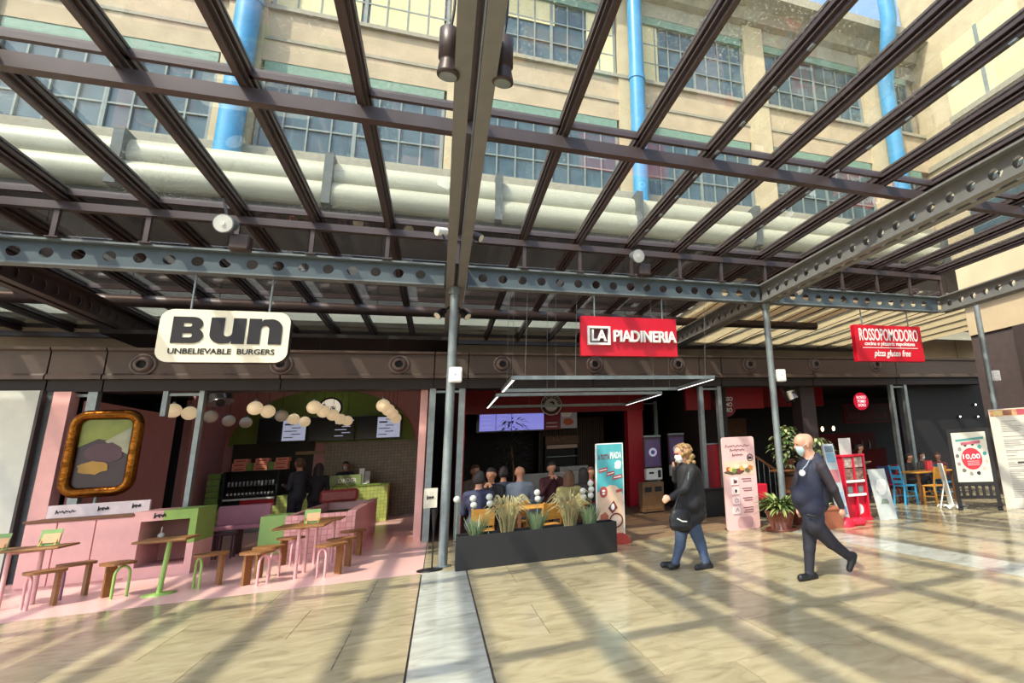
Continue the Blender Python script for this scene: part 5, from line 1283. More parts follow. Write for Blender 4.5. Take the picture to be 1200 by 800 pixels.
b._add(vs, [(j * (n + 1) + i, j * (n + 1) + i + 1, (j + 1) * (n + 1) + i + 1, (j + 1) * (n + 1) + i) for j in range(n) for i in range(n)], True); b.build('sheet', WHITE, t)
MB().bbox(-0.2, 0.2, -0.2, 0.2, 0, 0.02, 0.005).build('sheet_fold', WHITE, t)

# red dispenser rack, newspaper rack, clear poster stand
t = thing('red_dispenser', 'red two-column toy vending stand behind the walking man', 'dispenser', (8.08, 10.25, 0), -0.1)
RB = mat('vending_red', '#d0203a', 0.35)
MB().bbox(-0.3, 0.3, 0, 0.3, 0, 0.06, 0.01).build('base', RB, t)
for x in (-0.26, -0.015, 0.23): MB().box(x, x + 0.03, 0.0, 0.28, 0.06, 1.3).build('frame_post', RB, t)
MB().bbox(-0.28, 0.28, -0.01, 0.3, 1.28, 1.33, 0.01).build('frame_top', RB, t)
MB().box(-0.23, 0.23, 0.1, 0.28, 0.06, 0.48).build('lower_panel', RB, t)
MB().box(-0.23, 0.23, 0.05, 0.28, 0.48, 0.8).build('coin_panel', mat('vending_dark_red', '#a5182c', 0.4), t)
for x in (-0.23, 0.02):
    MB().bbox(x, x + 0.21, 0.03, 0.27, 1.06, 1.27, 0.01).build('toy_window', mat('toy_window_%d' % (x > 0), '#b8a49a', 0.2, var=0.6, scale=14), t)
    MB().bbox(x, x + 0.21, 0.03, 0.27, 0.82, 1.04, 0.01).build('toy_window', mat('toy_pile_%d' % (x > 0), '#8a6a60', 0.4, var=0.8, scale=16), t)
    MB().box(x + 0.04, x + 0.15, 0.03, 0.05, 0.56, 0.68).build('coin_slot', GALV, t)
for z in (0.76, 0.49): MB().bbox(-0.22, 0.22, -0.005, 0.05, z, z + 0.05, 0.006).build('label_strip', WHITE, t)
put_shape([blob(0.08, 0.22, 0.09, 0.1, 81)], t, 0, 0, 0.096, INKW, 'white_print'); 
MB().obox((-0.1, 0.1, 1.5), (0.14, 0, 0), (0, 0.01, 0), (0, 0.0, 0.17)).build('top_card', mat('card_pale', '#c9c4be', 0.5), t)
t = thing('newspaper_rack', 'leaning grey leaflet column with a red base beside the walking man', 'rack', (7.38, 9.85, 0), -0.25)
MB().obox((-0.1, 0.0, 0.85), (0.11, 0, 0), (0, 0.04, 0), (-0.09, 0.0, 0.72)).build('column', mat('column_grey', '#a9adb2', 0.4), t)
for z, x, col, hh in ((1.47, -0.175, '#5a6a7a', 0.06), (1.3, -0.155, '#6a8fa6', 0.09), (0.95, -0.11, '#b06a70', 0.12), (0.55, -0.06, '#8a9ab0', 0.1), (0.3, -0.03, '#5a7aa6', 0.07)):
    MB().obox((x, -0.043, z), (0.085, 0, 0), (0, 0.004, 0), (-0.01, 0, hh)).build('leaflet', mat('leaflet_' + col[1:], col, 0.5), t)
MB().lathe([(0.2, 0), (0.2, 0.02), (0.17, 0.12), (0.06, 0.18)], c=(0.0, 0, 0), n=18).build('red_foot', RB, t)
MB().bbox(0.12, 0.42, -0.12, 0.16, 0, 0.14, 0.05).build('red_foot_box', RB, t)
t = thing('clear_stand', 'pale clear poster stand right of the red vending stand', 'sign', (8.62, 10.1, 0), -0.15)
MB().obox((0, 0.05, 0.5), (0.2, 0, 0), (0, 0.01, 0), (-0.03, 0.08, 0.5)).build('sheet', mat('pale_poster', '#b9bcb8', 0.3, var=0.12, scale=5), t)
put_shape([blob(0, 0.65, 0.13, 0.16, 91)], t, 0, 0, 0.035, INKW, 'white_print'); put_shape([blob(0.02, 0.3, 0.1, 0.1, 92)], t, 0, 0, 0.01, mat('print_sage', '#7d8a7c', 0.5), 'grey_print')
MB().box(-0.2, 0.2, 0.0, 0.25, 0, 0.015).build('foot', GALV, t)

# ---- terracotta pots and plants on the right
TERRA = mat('terracotta', '#9c5a3f', 0.6, var=0.12); TERRD = mat('brown_glaze_pot', '#6e3a2a', 0.35, var=0.15)
DRAC = mat('striped_leaf', '#8f9a5c', 0.45, var=0.45, scale=18, stretch=(1, 1, 1)); DRACD = mat('green_leaf', '#55703c', 0.45, var=0.3); POTHOS = mat('variegated_leaf', '#b9bf86', 0.45, var=0.5, scale=14)
c = P(913, 610, 10.3)
t = thing('potted_dracaena', 'striped spiky plant in a round brown pot beside the pink banner', 'plant', (6.22, 10.3, 0))
MB().lathe([(0.2, 0), (0.22, 0.03), (0.19, 0.04), (0.28, 0.32), (0.3, 0.33), (0.3, 0.38), (0.25, 0.38), (0.24, 0.33)], n=28).build('pot', TERRD, t)
MB().lathe([(0.3, 0), (0.32, 0.035), (0.26, 0.03)], n=28).build('saucer', TERRD, t)
MB().cyl((0, 0, 0.3), (0, 0, 0.345), 0.24, n=20).build('soil', MATS['soil'], t)
r = random.Random(11)
for nm, m, n in (('striped_leaves', DRAC, 110), ('green_leaves', DRACD, 70)):
    b = MB()
    for k in range(n):
        a = r.random() * 2 * PI; e = r.uniform(0.15, 1.4); q = 0.16 * r.random()
        b.leaf((q * math.cos(a), q * math.sin(a), 0.36 + 0.12 * r.random()), (math.cos(a), math.sin(a), e), (0, 0, 1), r.uniform(0.36, 0.62), 0.055, 0.42, 4)
    b.build(nm, m, t)
t = thing('rear_pot', 'second brown pot half hidden behind the striped plant', 'plant', (6.95, 10.75, 0))
MB().lathe([(0.16, 0), (0.22, 0.3), (0.24, 0.34), (0.2, 0.34)], n=22).build('pot', TERRD, t)
b = MB()
for k in range(60):
    a = r.random() * 2 * PI; b.leaf((0.1 * math.cos(a), 0.1 * math.sin(a), 0.33), (math.cos(a), math.sin(a), r.uniform(0.4, 1.6)), (0, 0, 1), r.uniform(0.2, 0.36), 0.04, 0.4, 3)
b.build('leaves', DRACD, t)
t = thing('terracotta_trough', 'terracotta trough with a small plant right of the walking man', 'plant', (6.9, 9.9, 0), -0.1)
MB().xprism([(-0.16, 0), (0.16, 0), (0.2, 0.34), (-0.2, 0.34)], -0.26, 0.36).build('trough', TERRA, t)
MB().bbox(-0.29, 0.39, -0.22, 0.22, 0.34, 0.39, 0.01).build('rim', TERRA, t)
b = MB()
for k in range(46):
    a = r.random() * 2 * PI; b.leaf((0.05 + 0.08 * math.cos(a), 0.08 * math.sin(a), 0.38), (math.cos(a), math.sin(a), r.uniform(0.5, 2.2)), (0, 0, 1), r.uniform(0.12, 0.26), 0.045, 0.4, 3)
b.build('leaves', POTHOS, t)
# tall tub with trailing variegated plant
t = thing('timber_stand', 'timber barrel stand carrying trailing plants behind the man', 'stand', (7.55, 11.6, 0))
MB().lathe([(0.26, 0), (0.3, 0.45), (0.3, 0.6), (0.26, 1.02)], n=22).build('barrel', WOODD, t)
for z in (0.12, 0.5, 0.9): MB().lathe([(0.285 + 0.02 * (z == 0.5), z), (0.29 + 0.02 * (z == 0.5), z + 0.05)], n=22).build('hoop', BLKMET, t)
MB().bbox(-0.55, 0.55, -0.3, 0.3, 1.02, 1.06, 0.01).build('shelf_top', WOODD, t)
def bush(name, label, x, y, z, rx, rz_, n, sd, m=POTHOS):
    t = thing(name, label, 'plant', (x, y, z)); r = random.Random(sd); b = MB(); b2 = MB()
    for k in range(n):
        a = r.random() * 2 * PI; u = r.uniform(-1, 1); q = math.sqrt(1 - u * u) * rx * r.random() ** 0.4
        p = (q * math.cos(a), q * math.sin(a) * 0.7, 0.12 + rz_ * (1 + u))
        (b if k % 2 else b2).leaf(p, (math.cos(a), math.sin(a), r.uniform(-0.5, 0.7)), (0, 0, 1), r.uniform(0.1, 0.17), 0.07, 0.5, 3)
    b.build('pale_leaves', m, t); b2.build('green_leaves', DRACD, t)
    MB().lathe([(0.1, 0), (0.14, 0.2), (0.15, 0.22), (0.12, 0.22)], n=16).build('pot', TERRD, t)
bush('trailing_plant', 'variegated leafy plant left of the bald head', 7.35, 11.6, 1.061, 0.40, 0.42, 260, 21)
bush('trailing_plant', 'variegated leafy plant right of the bald head', 8.25, 11.7, 0.95, 0.42, 0.33, 240, 22)
t = thing('side_pedestal', 'dark pedestal under the plant right of the bald head', 'stand', (8.25, 11.7, 0))
MB().bbox(-0.25, 0.25, -0.25, 0.25, 0, 0.92, 0.01).build('pedestal_body', BLACK, t); MB().bbox(-0.28, 0.28, -0.28, 0.28, 0.92, 0.949, 0.006).build('pedestal_top', BLKMET, t)
t = thing('red_candle_jar', 'small red jar on the timber stand', 'jar', (7.03, 11.45, 1.061))
MB().lathe([(0.06, 0), (0.065, 0.15), (0.055, 0.16), (0.05, 0.02)], n=14).build('jar_body', mat('jar_red', '#d8362f', 0.3), t); MB().cyl((0, 0, 0.02), (0, 0, 0.1), 0.05, n=12).build('wax', RB, t)
# black low wall and railing behind the pink banner
t = thing('black_low_wall', 'low black wall behind the woman in front of the grey uprights', 'wall', (5.75, 13.3, 0))
MB().bbox(0, 1.9, 0, 0.4, 0, 0.62, 0.01).build('wall_body', PL, t); MB().bbox(-0.02, 1.92, -0.02, 0.42, 0.62, 0.65, 0.006).build('wall_cap', BLKMET, t)
t = thing('stair_rail', 'slanting wooden rail with thin bars behind the pink banner', 'railing', (7.3, 13.0, 0))
MB().bar((0, 0, 1.35), (0.9, 0, 0.75), 0.05).build('hand_rail', WOODD, t)
for k in range(6): MB().cyl((0.05 + k * 0.15, 0, 0), (0.05 + k * 0.15, 0, 1.3 - k * 0.1), 0.01, n=6).build('rail_bar', GALV, t)
t = thing('red_display_board', 'upright red panel in the dark behind the woman', 'panel', (6.6, 14.35, 0))
MB().bbox(0, 0.34, 0, 0.04, 0, 1.71, 0.008).build('panel_board', DKRED, t); MB().box(-0.02, 0.36, -0.005, 0.05, 1.71, 1.74).build('panel_trim', GALV, t)
t = thing('red_cushion_stool', 'small red stool with grey cushion behind the striped plant', 'stool', (6.9, 12.4, 0))
MB().bbox(-0.2, 0.2, -0.2, 0.2, 0.4, 0.75, 0.02).build('seat_box', RB, t); MB().ball((-0.22, -0.1, 0.78), 0.14).build('cushion', mat('cushion_grey', '#a9a39a', 0.8), t)
for sx in (-1, 1): MB().box(sx * 0.16 - 0.02, sx * 0.16 + 0.02, -0.18, 0.18, 0, 0.4).build('leg', BLKMET, t)

# ---- spotlights under the roof
SPOT = mat('spot_brown', '#4a3c38', 0.4, 0.3)
def can_lamp(px, py0, py1, Y, label):
    a, b_ = P(px, py0, Y), P(px, py1, Y); L = a.z - b_.z
    t = thing('can_spotlight', label, 'lamp', (b_.x, Y, b_.z))
    MB().lathe([(0.07, 0), (0.085, 0.01), (0.085, 0.03), (0.068, L * 0.3), (0.068, L * 0.36), (0.08, L * 0.38), (0.08, L), (0.07, L + 0.01)], n=22).build('lamp_can', SPOT, t)
    MB().cyl((0, 0, -0.004), (0, 0, 0.002), 0.066, n=20).build('lens', GALV, t)
    MB().tube([(0, 0, L), (0.02, 0, L + 0.2), (0.03, 0, L + 0.5), (0, 0, 5.6 - b_.z)], 0.012, 6).build('cable', BLACK, t)
    MB().bar((0.0, 0, L * 0.8), (0.13 if px < 560 else -0.13, 0, L * 0.8), 0.03).build('bracket', SPOT, t)
can_lamp(525, 36, 90, 4.35, 'brown can spotlight hanging left of the middle girder')
can_lamp(589, 46, 98, 4.35, 'brown can spotlight hanging right of the middle girder')
def round_lamp(px, py, Y, label, aim=(-0.2, -1, -0.3), s=1.0):
    c = P(px, py, Y); t = thing('floodlight', label, 'lamp', c); d = Vector(aim).normalized()
    MB().cyl(-d * 0.18 * s, d * 0.05 * s, 0.09 * s, 0.14 * s, n=18).build('housing', GALV, t)
    MB().cyl(d * 0.05 * s, d * 0.06 * s, 0.125 * s, n=18).build('lens', mat('lens_grey', '#d9d9d4', 0.15), t)
    MB().cyl(d * 0.06 * s, d * 0.075 * s, 0.03 * s, n=10).build('bulb', WHITE, t)
    MB().bar(-d * 0.1, (min(RX, key=lambda v: abs(v - c.x)) - c.x, 0.12, ZR - 0.01 - c.z), 0.03).build('arm', BLKMET, t)
    MB().bbox(0.05, 0.3, 0.05, 0.25, -0.35, -0.12, 0.02).build('ballast_box', SPOT, t)
round_lamp(264, 262, 9.6, 'round silver floodlight under the roof above the burger sign')
round_lamp(747, 300, 10.2, 'round silver floodlight under the roof above the red flatbread sign', (0.2, -1, -0.3))
for k, (px, py, Y, lab, aim) in enumerate(((517, 271, 9.7, 'small pale spotlight left of the middle girder above the beam', (-1, -0.6, -0.3)), (559, 277, 9.7, 'small dark spotlight right of the middle girder above the beam', (1, -0.4, -0.6)), (516, 367, 11.0, 'small spotlight low on the left of the middle post', (-0.7, -0.5, -0.8)), (545, 368, 11.0, 'small spotlight low on the right of the middle post', (0.7, -0.5, -0.8)), (1178, 204, 4.6, 'white spotlight on the right girder near the picture edge', (-0.6, -0.5, -0.4)), (962, 312, 8.9, 'white spotlight halfway along the right girder', (-0.7, -0.3, -0.6)), (935, 340, 10.2, 'white spotlight low on the post girder at the right', (0.4, -0.6, -0.7)), (1188, 325, 9.0, 'round silver lamp on the cream wall girder at the right edge', (-0.5, -1, -0.2)))):
    c = P(px, py, Y); t = thing('spotlight', lab, 'lamp', c); d = Vector(aim).normalized()
    MB().cyl(-d * 0.1, d * 0.08, 0.06, 0.075, n=14).build('housing', WHITE if k in (0, 4, 5, 6) else BLKMET, t)
    MB().cyl(d * 0.08, d * 0.087, 0.065, n=14).build('lens', mat('lens_warm', '#f0ead8', 0.2), t)
    ap = [(0.03, 9.7, 4.95), (0.24, 9.7, 4.95), (0.125, 10.66, c.z + 0.1), (0.125, 10.66, c.z + 0.1), (6.42, 4.6, 4.8), (6.44, 8.9, 4.8), (6.62, 10.45, 4.75), (11.66, 9.0, 4.8)][k]
    MB().bar((0, 0, 0), Vector(ap) - c, 0.025).build('arm', BLKMET, t)
# ================================================================== PEOPLE
# bodies are grown as one continuous skin round tapered limbs (distance field + surface nets)
def sd_cone(Pg, a, b, ra, rb):
    ba = b - a; L2 = max(1e-9, float(ba @ ba)); pa = Pg - a
    h = np.clip((pa @ ba) / L2, 0, 1)
    return np.linalg.norm(pa - h[:, None] * ba, axis=1) - (ra + (rb - ra) * h)
def sd_ell(Pg, c, r):
    k = np.linalg.norm((Pg - c) / r, axis=1); k2 = np.linalg.norm((Pg - c) / (r * r), axis=1)
    return k * (k - 1) / np.maximum(k2, 1e-6)
def grow(prims, res, k=0.02):
    """prims: ('c', a, b, ra, rb, mat) or ('e', c, (rx, ry, rz), mat)"""
    los, his = [], []
    for p in prims:
        if p[0] == 'c':
            a, b = np.array(p[1]), np.array(p[2]); r = max(p[3], p[4]); los.append(np.minimum(a, b) - r); his.append(np.maximum(a, b) + r)
        else: c, r = np.array(p[1]), np.array(p[2]); los.append(c - r); his.append(c + r)
    lo = np.min(los, 0) - 3 * res; hi = np.max(his, 0) + 3 * res
    n = np.ceil((hi - lo) / res).astype(int) + 1
    D = np.full(n, 1.0, dtype=np.float32)
    ax = [lo[i] + res * np.arange(n[i]) for i in range(3)]
    pad = 0.06 + k
    for p, l, h in zip(prims, los, his):
        i0 = np.maximum(0, np.floor((l - pad - lo) / res).astype(int)); i1 = np.minimum(n, np.ceil((h + pad - lo) / res).astype(int) + 1)
        g = np.stack(np.meshgrid(*[ax[i][i0[i]:i1[i]] for i in range(3)], indexing='ij'), -1).reshape(-1, 3)
        d = sd_cone(g, np.array(p[1]), np.array(p[2]), p[3], p[4]) if p[0] == 'c' else sd_ell(g, np.array(p[1]), np.array(p[2]))
        sl = tuple(slice(i0[i], i1[i]) for i in range(3)); cur = D[sl].reshape(-1)
        hh = np.maximum(k - np.abs(cur - d), 0) / k
        D[sl] = (np.minimum(cur, d) - hh * hh * k * 0.25).reshape(D[sl].shape)
    S = D < 0
    cs = np.zeros(tuple(n - 1), dtype=np.int8)
    for i in (0, 1):
        for j in (0, 1):
            for l in (0, 1): cs += S[i:n[0] - 1 + i, j:n[1] - 1 + j, l:n[2] - 1 + l]
    act = (cs > 0) & (cs < 8)
    ids = -np.ones(act.shape, dtype=np.int64); idx = np.argwhere(act); ids[act] = np.arange(len(idx))
    acc = np.zeros((len(idx), 3)); cnt = np.zeros(len(idx))
    off = np.array([(i, j, l) for i in (0, 1) for j in (0, 1) for l in (0, 1)])
    for a in range(8):
        for b in range(a + 1, 8):
            if np.abs(off[a] - off[b]).sum() != 1: continue
            pa, pb = idx + off[a], idx + off[b]; da, db = D[tuple(pa.T)], D[tuple(pb.T)]
            m = (da < 0) != (db < 0); t = np.where(m, da / np.where(np.abs(da - db) < 1e-9, 1, da - db), 0)
            acc += np.where(m[:, None], pa + (pb - pa) * t[:, None], 0); cnt += m
    V = lo + res * acc / cnt[:, None]
    F = []
    for axn in range(3):
        o1, o2 = [(1, 2), (2, 0), (0, 1)][axn]
        sh = [slice(None)] * 3; sh2 = [slice(None)] * 3; sh[axn] = slice(0, -1); sh2[axn] = slice(1, None)
        e = np.argwhere(S[tuple(sh)] != S[tuple(sh2)])
        e = e[(e[:, o1] > 0) & (e[:, o2] > 0)]
        d1 = np.zeros(3, int); d2 = np.zeros(3, int); d1[o1] = 1; d2[o2] = 1
        q = np.stack([ids[tuple((e - d1 - d2).T)], ids[tuple((e - d2).T)], ids[tuple(e.T)], ids[tuple((e - d1).T)]], 1)
        fl_ = S[tuple(e.T)]
        q[~fl_] = q[~fl_][:, ::-1]; F.append(q)
    F = np.concatenate(F); F = F[(F >= 0).all(1)]
    for _ in range(2):                                    # light smoothing
        A = np.zeros_like(V); C = np.zeros(len(V))
        for s in range(4):
            a, b = F[:, s], F[:, (s + 1) % 4]
            np.add.at(A, a, V[b]); np.add.at(C, a, 1)
        V = 0.55 * V + 0.45 * A / np.maximum(C, 1)[:, None]
    cen = V[F].mean(1)
    best = np.full(len(cen), 9.0); mi = np.zeros(len(cen), dtype=np.int32)
    for p in prims:
        d = sd_cone(cen, np.array(p[1]), np.array(p[2]), p[3], p[4]) if p[0] == 'c' else sd_ell(cen, np.array(p[1]), np.array(p[2]))
        m = d < best; best[m] = d[m]; mi[m] = p[-1]
    return V, F, mi
def grown(name, prims, res, mats, parent, k=0.02, origin=None):
    V, F, mi = grow(prims, res, k)
    if origin is not None: V = V - np.array(origin)
    me = bpy.data.meshes.new(name); me.from_pydata(V.tolist(), [], F.tolist()); me.update()
    for m in mats: me.materials.append(m)
    me.polygons.foreach_set('material_index', mi); me.polygons.foreach_set('use_smooth', [True] * len(F)); me.update()
    return link(name, me, parent)
SKIN = mat('skin', '#c8937a', 0.55, var=0.06); SKIN2 = mat('skin_tan', '#c08a6c', 0.55, var=0.06)
HAIRD = mat('hair_dark', '#2a2020', 0.6, var=0.3); HAIRB = mat('hair_blond', '#97744a', 0.55, var=0.35, scale=20); HAIRG = mat('hair_brown', '#5a3d2a', 0.6, var=0.3)
MASKW = mat('mask_white', '#e6ebee', 0.7, var=0.03); MASKB = mat('mask_pale_blue', '#b9d0d6', 0.7)
NAVY = mat('navy_cloth', '#26273a', 0.7, var=0.12, bump=0.25, bscale=25); NAVYD = mat('dark_trousers', '#23212c', 0.75, var=0.12, bump=0.2, bscale=20); SLEEVE = mat('dark_sleeve', '#2c242b', 0.75, var=0.1)
JACK = mat('black_puffer', '#1a171b', 0.7, var=0.15, bump=0.5, bscale=16); JEAN = mat('blue_jeans', '#3c4a63', 0.75, var=0.18, scale=12, bump=0.2, bscale=40); SHOE = mat('black_shoes', '#17161a', 0.5)

def hand(prims, wrist, fdir, side, mi, s=1.0, curl=0.5):
    """palm plus five separate fingers; fdir: finger direction, side: thumb side"""
    w = np.array(wrist); f = np.array(fdir) / np.linalg.norm(fdir); sd = np.array(side, float); sd -= f * (sd @ f); sd /= np.linalg.norm(sd); nrm = np.cross(f, sd)
    palm = w + f * 0.075 * s
    prims.append(('c', w, palm, 0.024 * s, 0.030 * s, mi)); prims.append(('c', w + f * 0.05 * s + sd * 0.02 * s, palm + sd * 0.02 * s, 0.018 * s, 0.016 * s, mi)); prims.append(('c', w + f * 0.05 * s - sd * 0.02 * s, palm - sd * 0.02 * s, 0.018 * s, 0.016 * s, mi))
    for i, (o, L) in enumerate(((0.030, 0.065), (0.010, 0.075), (-0.011, 0.07), (-0.031, 0.055))):
        b = palm + sd * o * s; m1 = b + (f * (1 - curl * 0.3) + nrm * curl * 0.5) * L * 0.55 * s; m2 = m1 + (f * (1 - curl) + nrm * curl) * L * 0.5 * s
        prims.append(('c', b, m1, 0.0105 * s, 0.0095 * s, mi)); prims.append(('c', m1, m2, 0.0095 * s, 0.008 * s, mi))
    t0 = w + f * 0.03 * s + sd * 0.025 * s; t1 = t0 + (f * 0.6 + sd * 0.7) * 0.04 * s; prims.append(('c', t0, t1, 0.013 * s, 0.011 * s, mi)); prims.append(('c', t1, t1 + (f * 0.9 + sd * 0.15) * 0.035 * s, 0.011 * s, 0.009 * s, mi))
def head(prims, c, fwd, mi, s=1.0):
    c = np.array(c, float); f = np.array(fwd, float); f /= np.linalg.norm(f); sd = np.cross(f, (0, 0, 1.0)); sd /= np.linalg.norm(sd); up = np.cross(sd, f)
    def q(a, b, z): return c + (f * a + sd * b + up * z) * s
    prims += [('c', q(-0.025, 0, 0.03), q(0.025, 0, 0.035), 0.088 * s, 0.085 * s, mi), ('c', q(0.02, 0, -0.02), q(0.035, 0, -0.075), 0.066 * s, 0.045 * s, mi),
              ('c', q(0.092, 0, 0.0), q(0.112, 0, -0.03), 0.010 * s, 0.016 * s, mi), ('c', q(0.085, -0.035, 0.025), q(0.085, 0.035, 0.025), 0.018 * s, 0.018 * s, mi),
              ('c', q(-0.01, 0.082, 0.015), q(-0.012, 0.086, -0.03), 0.018 * s, 0.012 * s, mi), ('c', q(-0.01, -0.082, 0.015), q(-0.012, -0.086, -0.03), 0.018 * s, 0.012 * s, mi)]
    return q
def face_bits(t, q, org, eye=True, mouth=True, m=None):
    b = MB()
    if eye:
        for sy in (-1, 1):
            MB().ball(Vector(q(0.096, sy * 0.033, 0.008)) - Vector(org), 0.010, n=8, m=6).build('eye', BLACK, t)
    if mouth: MB().cyl(Vector(q(0.088, -0.022, -0.062)) - Vector(org), Vector(q(0.088, 0.022, -0.062)) - Vector(org), 0.006, n=6).build('mouth', mat('lips', '#a8605a', 0.6), t)

# ---- bald man in navy vest, walking to the left
YM = 6.42
def M_(px, py, dy=0.0): return np.array(P(px, py, YM + dy))
mo = Vector((4.32, YM, 0))
t = thing('person', 'bald man in navy vest and dark trousers walking left with a face mask', 'person', mo)
pr_ = []
hd = M_(942, 520.5); fw = np.array((-0.93, 0.18, -0.02))
q = head(pr_, hd, fw, 0, 1.13)
pr_ += [('c', hd + (0.03, 0, -0.05), M_(950, 538), 0.072, 0.078, 0), ('c', M_(946, 541, 0.04), M_(956, 538.5, -0.03), 0.088, 0.09, 1), ('c', M_(952, 536.5), M_(956, 538), 0.075, 0.08, 1)]
# torso
pr_ += [('c', M_(941, 547, 0.12), M_(960, 545, -0.10), 0.085, 0.092, 1), ('c', M_(949, 552), M_(949, 590), 0.150, 0.172, 1), ('c', M_(957, 556), M_(960, 590), 0.115, 0.12, 1),
        ('e', M_(944, 581), np.array((0.185, 0.165, 0.16)), 1), ('c', M_(951, 594, 0.06), M_(953, 594, -0.06), 0.145, 0.145, 1), ('c', M_(952, 606, 0.05), M_(954, 606, -0.05), 0.128, 0.132, 1),
        ('c', M_(951, 616, 0.06), M_(954, 615, -0.06), 0.118, 0.118, 2)]
# near arm (swinging back)
pr_ += [('c', M_(963, 548, -0.17), M_(977, 573, -0.22), 0.076, 0.058, 3), ('c', M_(977, 573, -0.22), M_(986, 593, -0.20), 0.056, 0.040, 3)]
hand(pr_, M_(986.5, 594, -0.20), np.array((0.12, 0.02, -1)), (-1, -0.3, 0), 0, 1.0, 0.5)
# far arm
pr_ += [('c', M_(939, 549, 0.20), M_(931, 573, 0.22), 0.070, 0.054, 3), ('c', M_(931, 573, 0.22), M_(933, 592, 0.10), 0.052, 0.038, 3)]
hand(pr_, M_(934.5, 593, 0.08), np.array((0.35, -0.1, -1)), (-1, -0.4, 0), 0, 1.0, 0.5)
# legs
pr_ += [('c', M_(949.5, 617, 0.07), M_(948.5, 642, 0.06), 0.108, 0.074, 2), ('c', M_(948.5, 642, 0.06), M_(948.5, 673, 0.06), 0.072, 0.056, 2),
        ('c', M_(957, 617, -0.06), M_(974, 635, -0.07), 0.110, 0.078, 2), ('c', M_(974, 635, -0.07), M_(994, 651, -0.06), 0.076, 0.055, 2)]
# shoes
pr_ += [('c', M_(954, 675, 0.06), M_(938.5, 677, 0.02), 0.052, 0.045, 4), ('c', M_(950, 674.5, 0.06), M_(946, 678, 0.05), 0.048, 0.045, 4),
        ('c', M_(1000, 651, -0.06), M_(995.5, 666, -0.07), 0.050, 0.042, 4), ('c', M_(997, 650.5, -0.06), M_(999, 657, -0.06), 0.048, 0.042, 4)]
grown('body', pr_, 0.0095, [SKIN, NAVY, NAVYD, SLEEVE, SHOE], t, 0.022, mo)
face_bits(t, q, mo, True, False)
mp = []
for a, b, z, r in ((0.075, 0.0, -0.035, 0.038), (0.055, 0.035, -0.045, 0.036), (0.055, -0.035, -0.045, 0.036), (0.05, 0, -0.075, 0.04)): mp.append(('c', q(a, b, z), q(a - 0.01, b, z - 0.02), r, r * 0.9, 0))
grown('face_mask', mp, 0.008, [MASKB], t, 0.03, mo)
MB().tube([Vector(q(0.05, -0.075, -0.02)) - mo, Vector(q(0.0, -0.092, 0.012)) - mo, Vector(q(-0.015, -0.095, 0.0)) - mo], 0.003, 5).build('mask_strap', MASKB, t)
c = M_(943.5, 553.5, -0.17); MB().cyl(Vector(c) - mo + Vector((-0.035, 0.02, 0)), Vector(c) - mo + Vector((-0.045, -0.005, 0)), 0.038, n=18).build('badge', INKW, t)
ly = [Vector(M_(951, 534, -0.10)) - mo, Vector(M_(945, 545, -0.13)) - mo, Vector(M_(941, 549, -0.165)) - mo, Vector(M_(940.5, 552, -0.175)) - mo]
MB().tube(ly, 0.006, 6).build('lanyard', mat('lanyard_pale', '#a9b2bf', 0.6), t)
MB().tube([Vector(M_(946, 603, -0.13)) - mo, Vector(M_(953, 605, -0.20)) - mo, Vector(M_(961, 605, -0.17)) - mo], 0.016, 6).build('belt', BLACK, t)

# ---- woman in black jacket, walking to the left on the phone
YW = 8.0
def W_(px, py, dy=0.0): return np.array(P(px, py, YW + dy))
wo = Vector((3.2, YW, 0))
t = thing('person', 'woman with curly blond hair, black puffer jacket and jeans walking left', 'person', wo)
pr_ = []
hd = W_(799, 531.5); fw = np.array((-0.97, -0.1, -0.05))
q = head(pr_, hd, fw, 0, 0.97)
pr_ += [('c', hd + (0.03, 0, -0.04), W_(806, 547), 0.055, 0.06, 0)]
pr_ += [('c', W_(801, 549, 0.12), W_(810, 550, -0.10), 0.085, 0.09, 1), ('c', W_(806, 553), W_(807, 582), 0.155, 0.165, 1), ('c', W_(813, 555), W_(817, 588), 0.11, 0.13, 1),
        ('c', W_(804, 590, 0.05), W_(810, 590, -0.05), 0.155, 0.155, 1), ('c', W_(799, 602, 0.03), W_(815, 601, 0.0), 0.16, 0.15, 1), ('c', W_(801, 611, 0.02), W_(810, 611, -0.02), 0.15, 0.14, 1),
        ('c', W_(817, 570, 0.08), W_(824, 603, 0.05), 0.07, 0.055, 5)]
pr_ += [('c', W_(811, 552, -0.15), W_(803, 572, -0.21), 0.078, 0.066, 1), ('c', W_(803, 572, -0.21), W_(788, 582, -0.20), 0.064, 0.052, 1)]
hand(pr_, W_(786, 582.5, -0.20), np.array((-1, 0.05, -0.35)), (0, 0.4, 1), 0, 0.95, 0.6)
pr_ += [('c', W_(802, 551, 0.18), W_(792, 561, 0.20), 0.07, 0.058, 1), ('c', W_(792, 561, 0.20), W_(791, 549, 0.10), 0.055, 0.045, 1)]
hand(pr_, W_(791.3, 548, 0.09), np.array((0.15, -0.35, 1)), (-1, 0, 0.2), 0, 0.9, 0.5)
pr_ += [('c', W_(799, 617, 0.06), W_(797, 639, 0.05), 0.102, 0.076, 2), ('c', W_(797, 639, 0.05), W_(791.5, 658, 0.05), 0.074, 0.056, 2),
        ('c', W_(813, 616, -0.05), W_(821, 637, -0.04), 0.104, 0.078, 2), ('c', W_(821, 637, -0.04), W_(827, 657, -0.14), 0.074, 0.056, 2)]
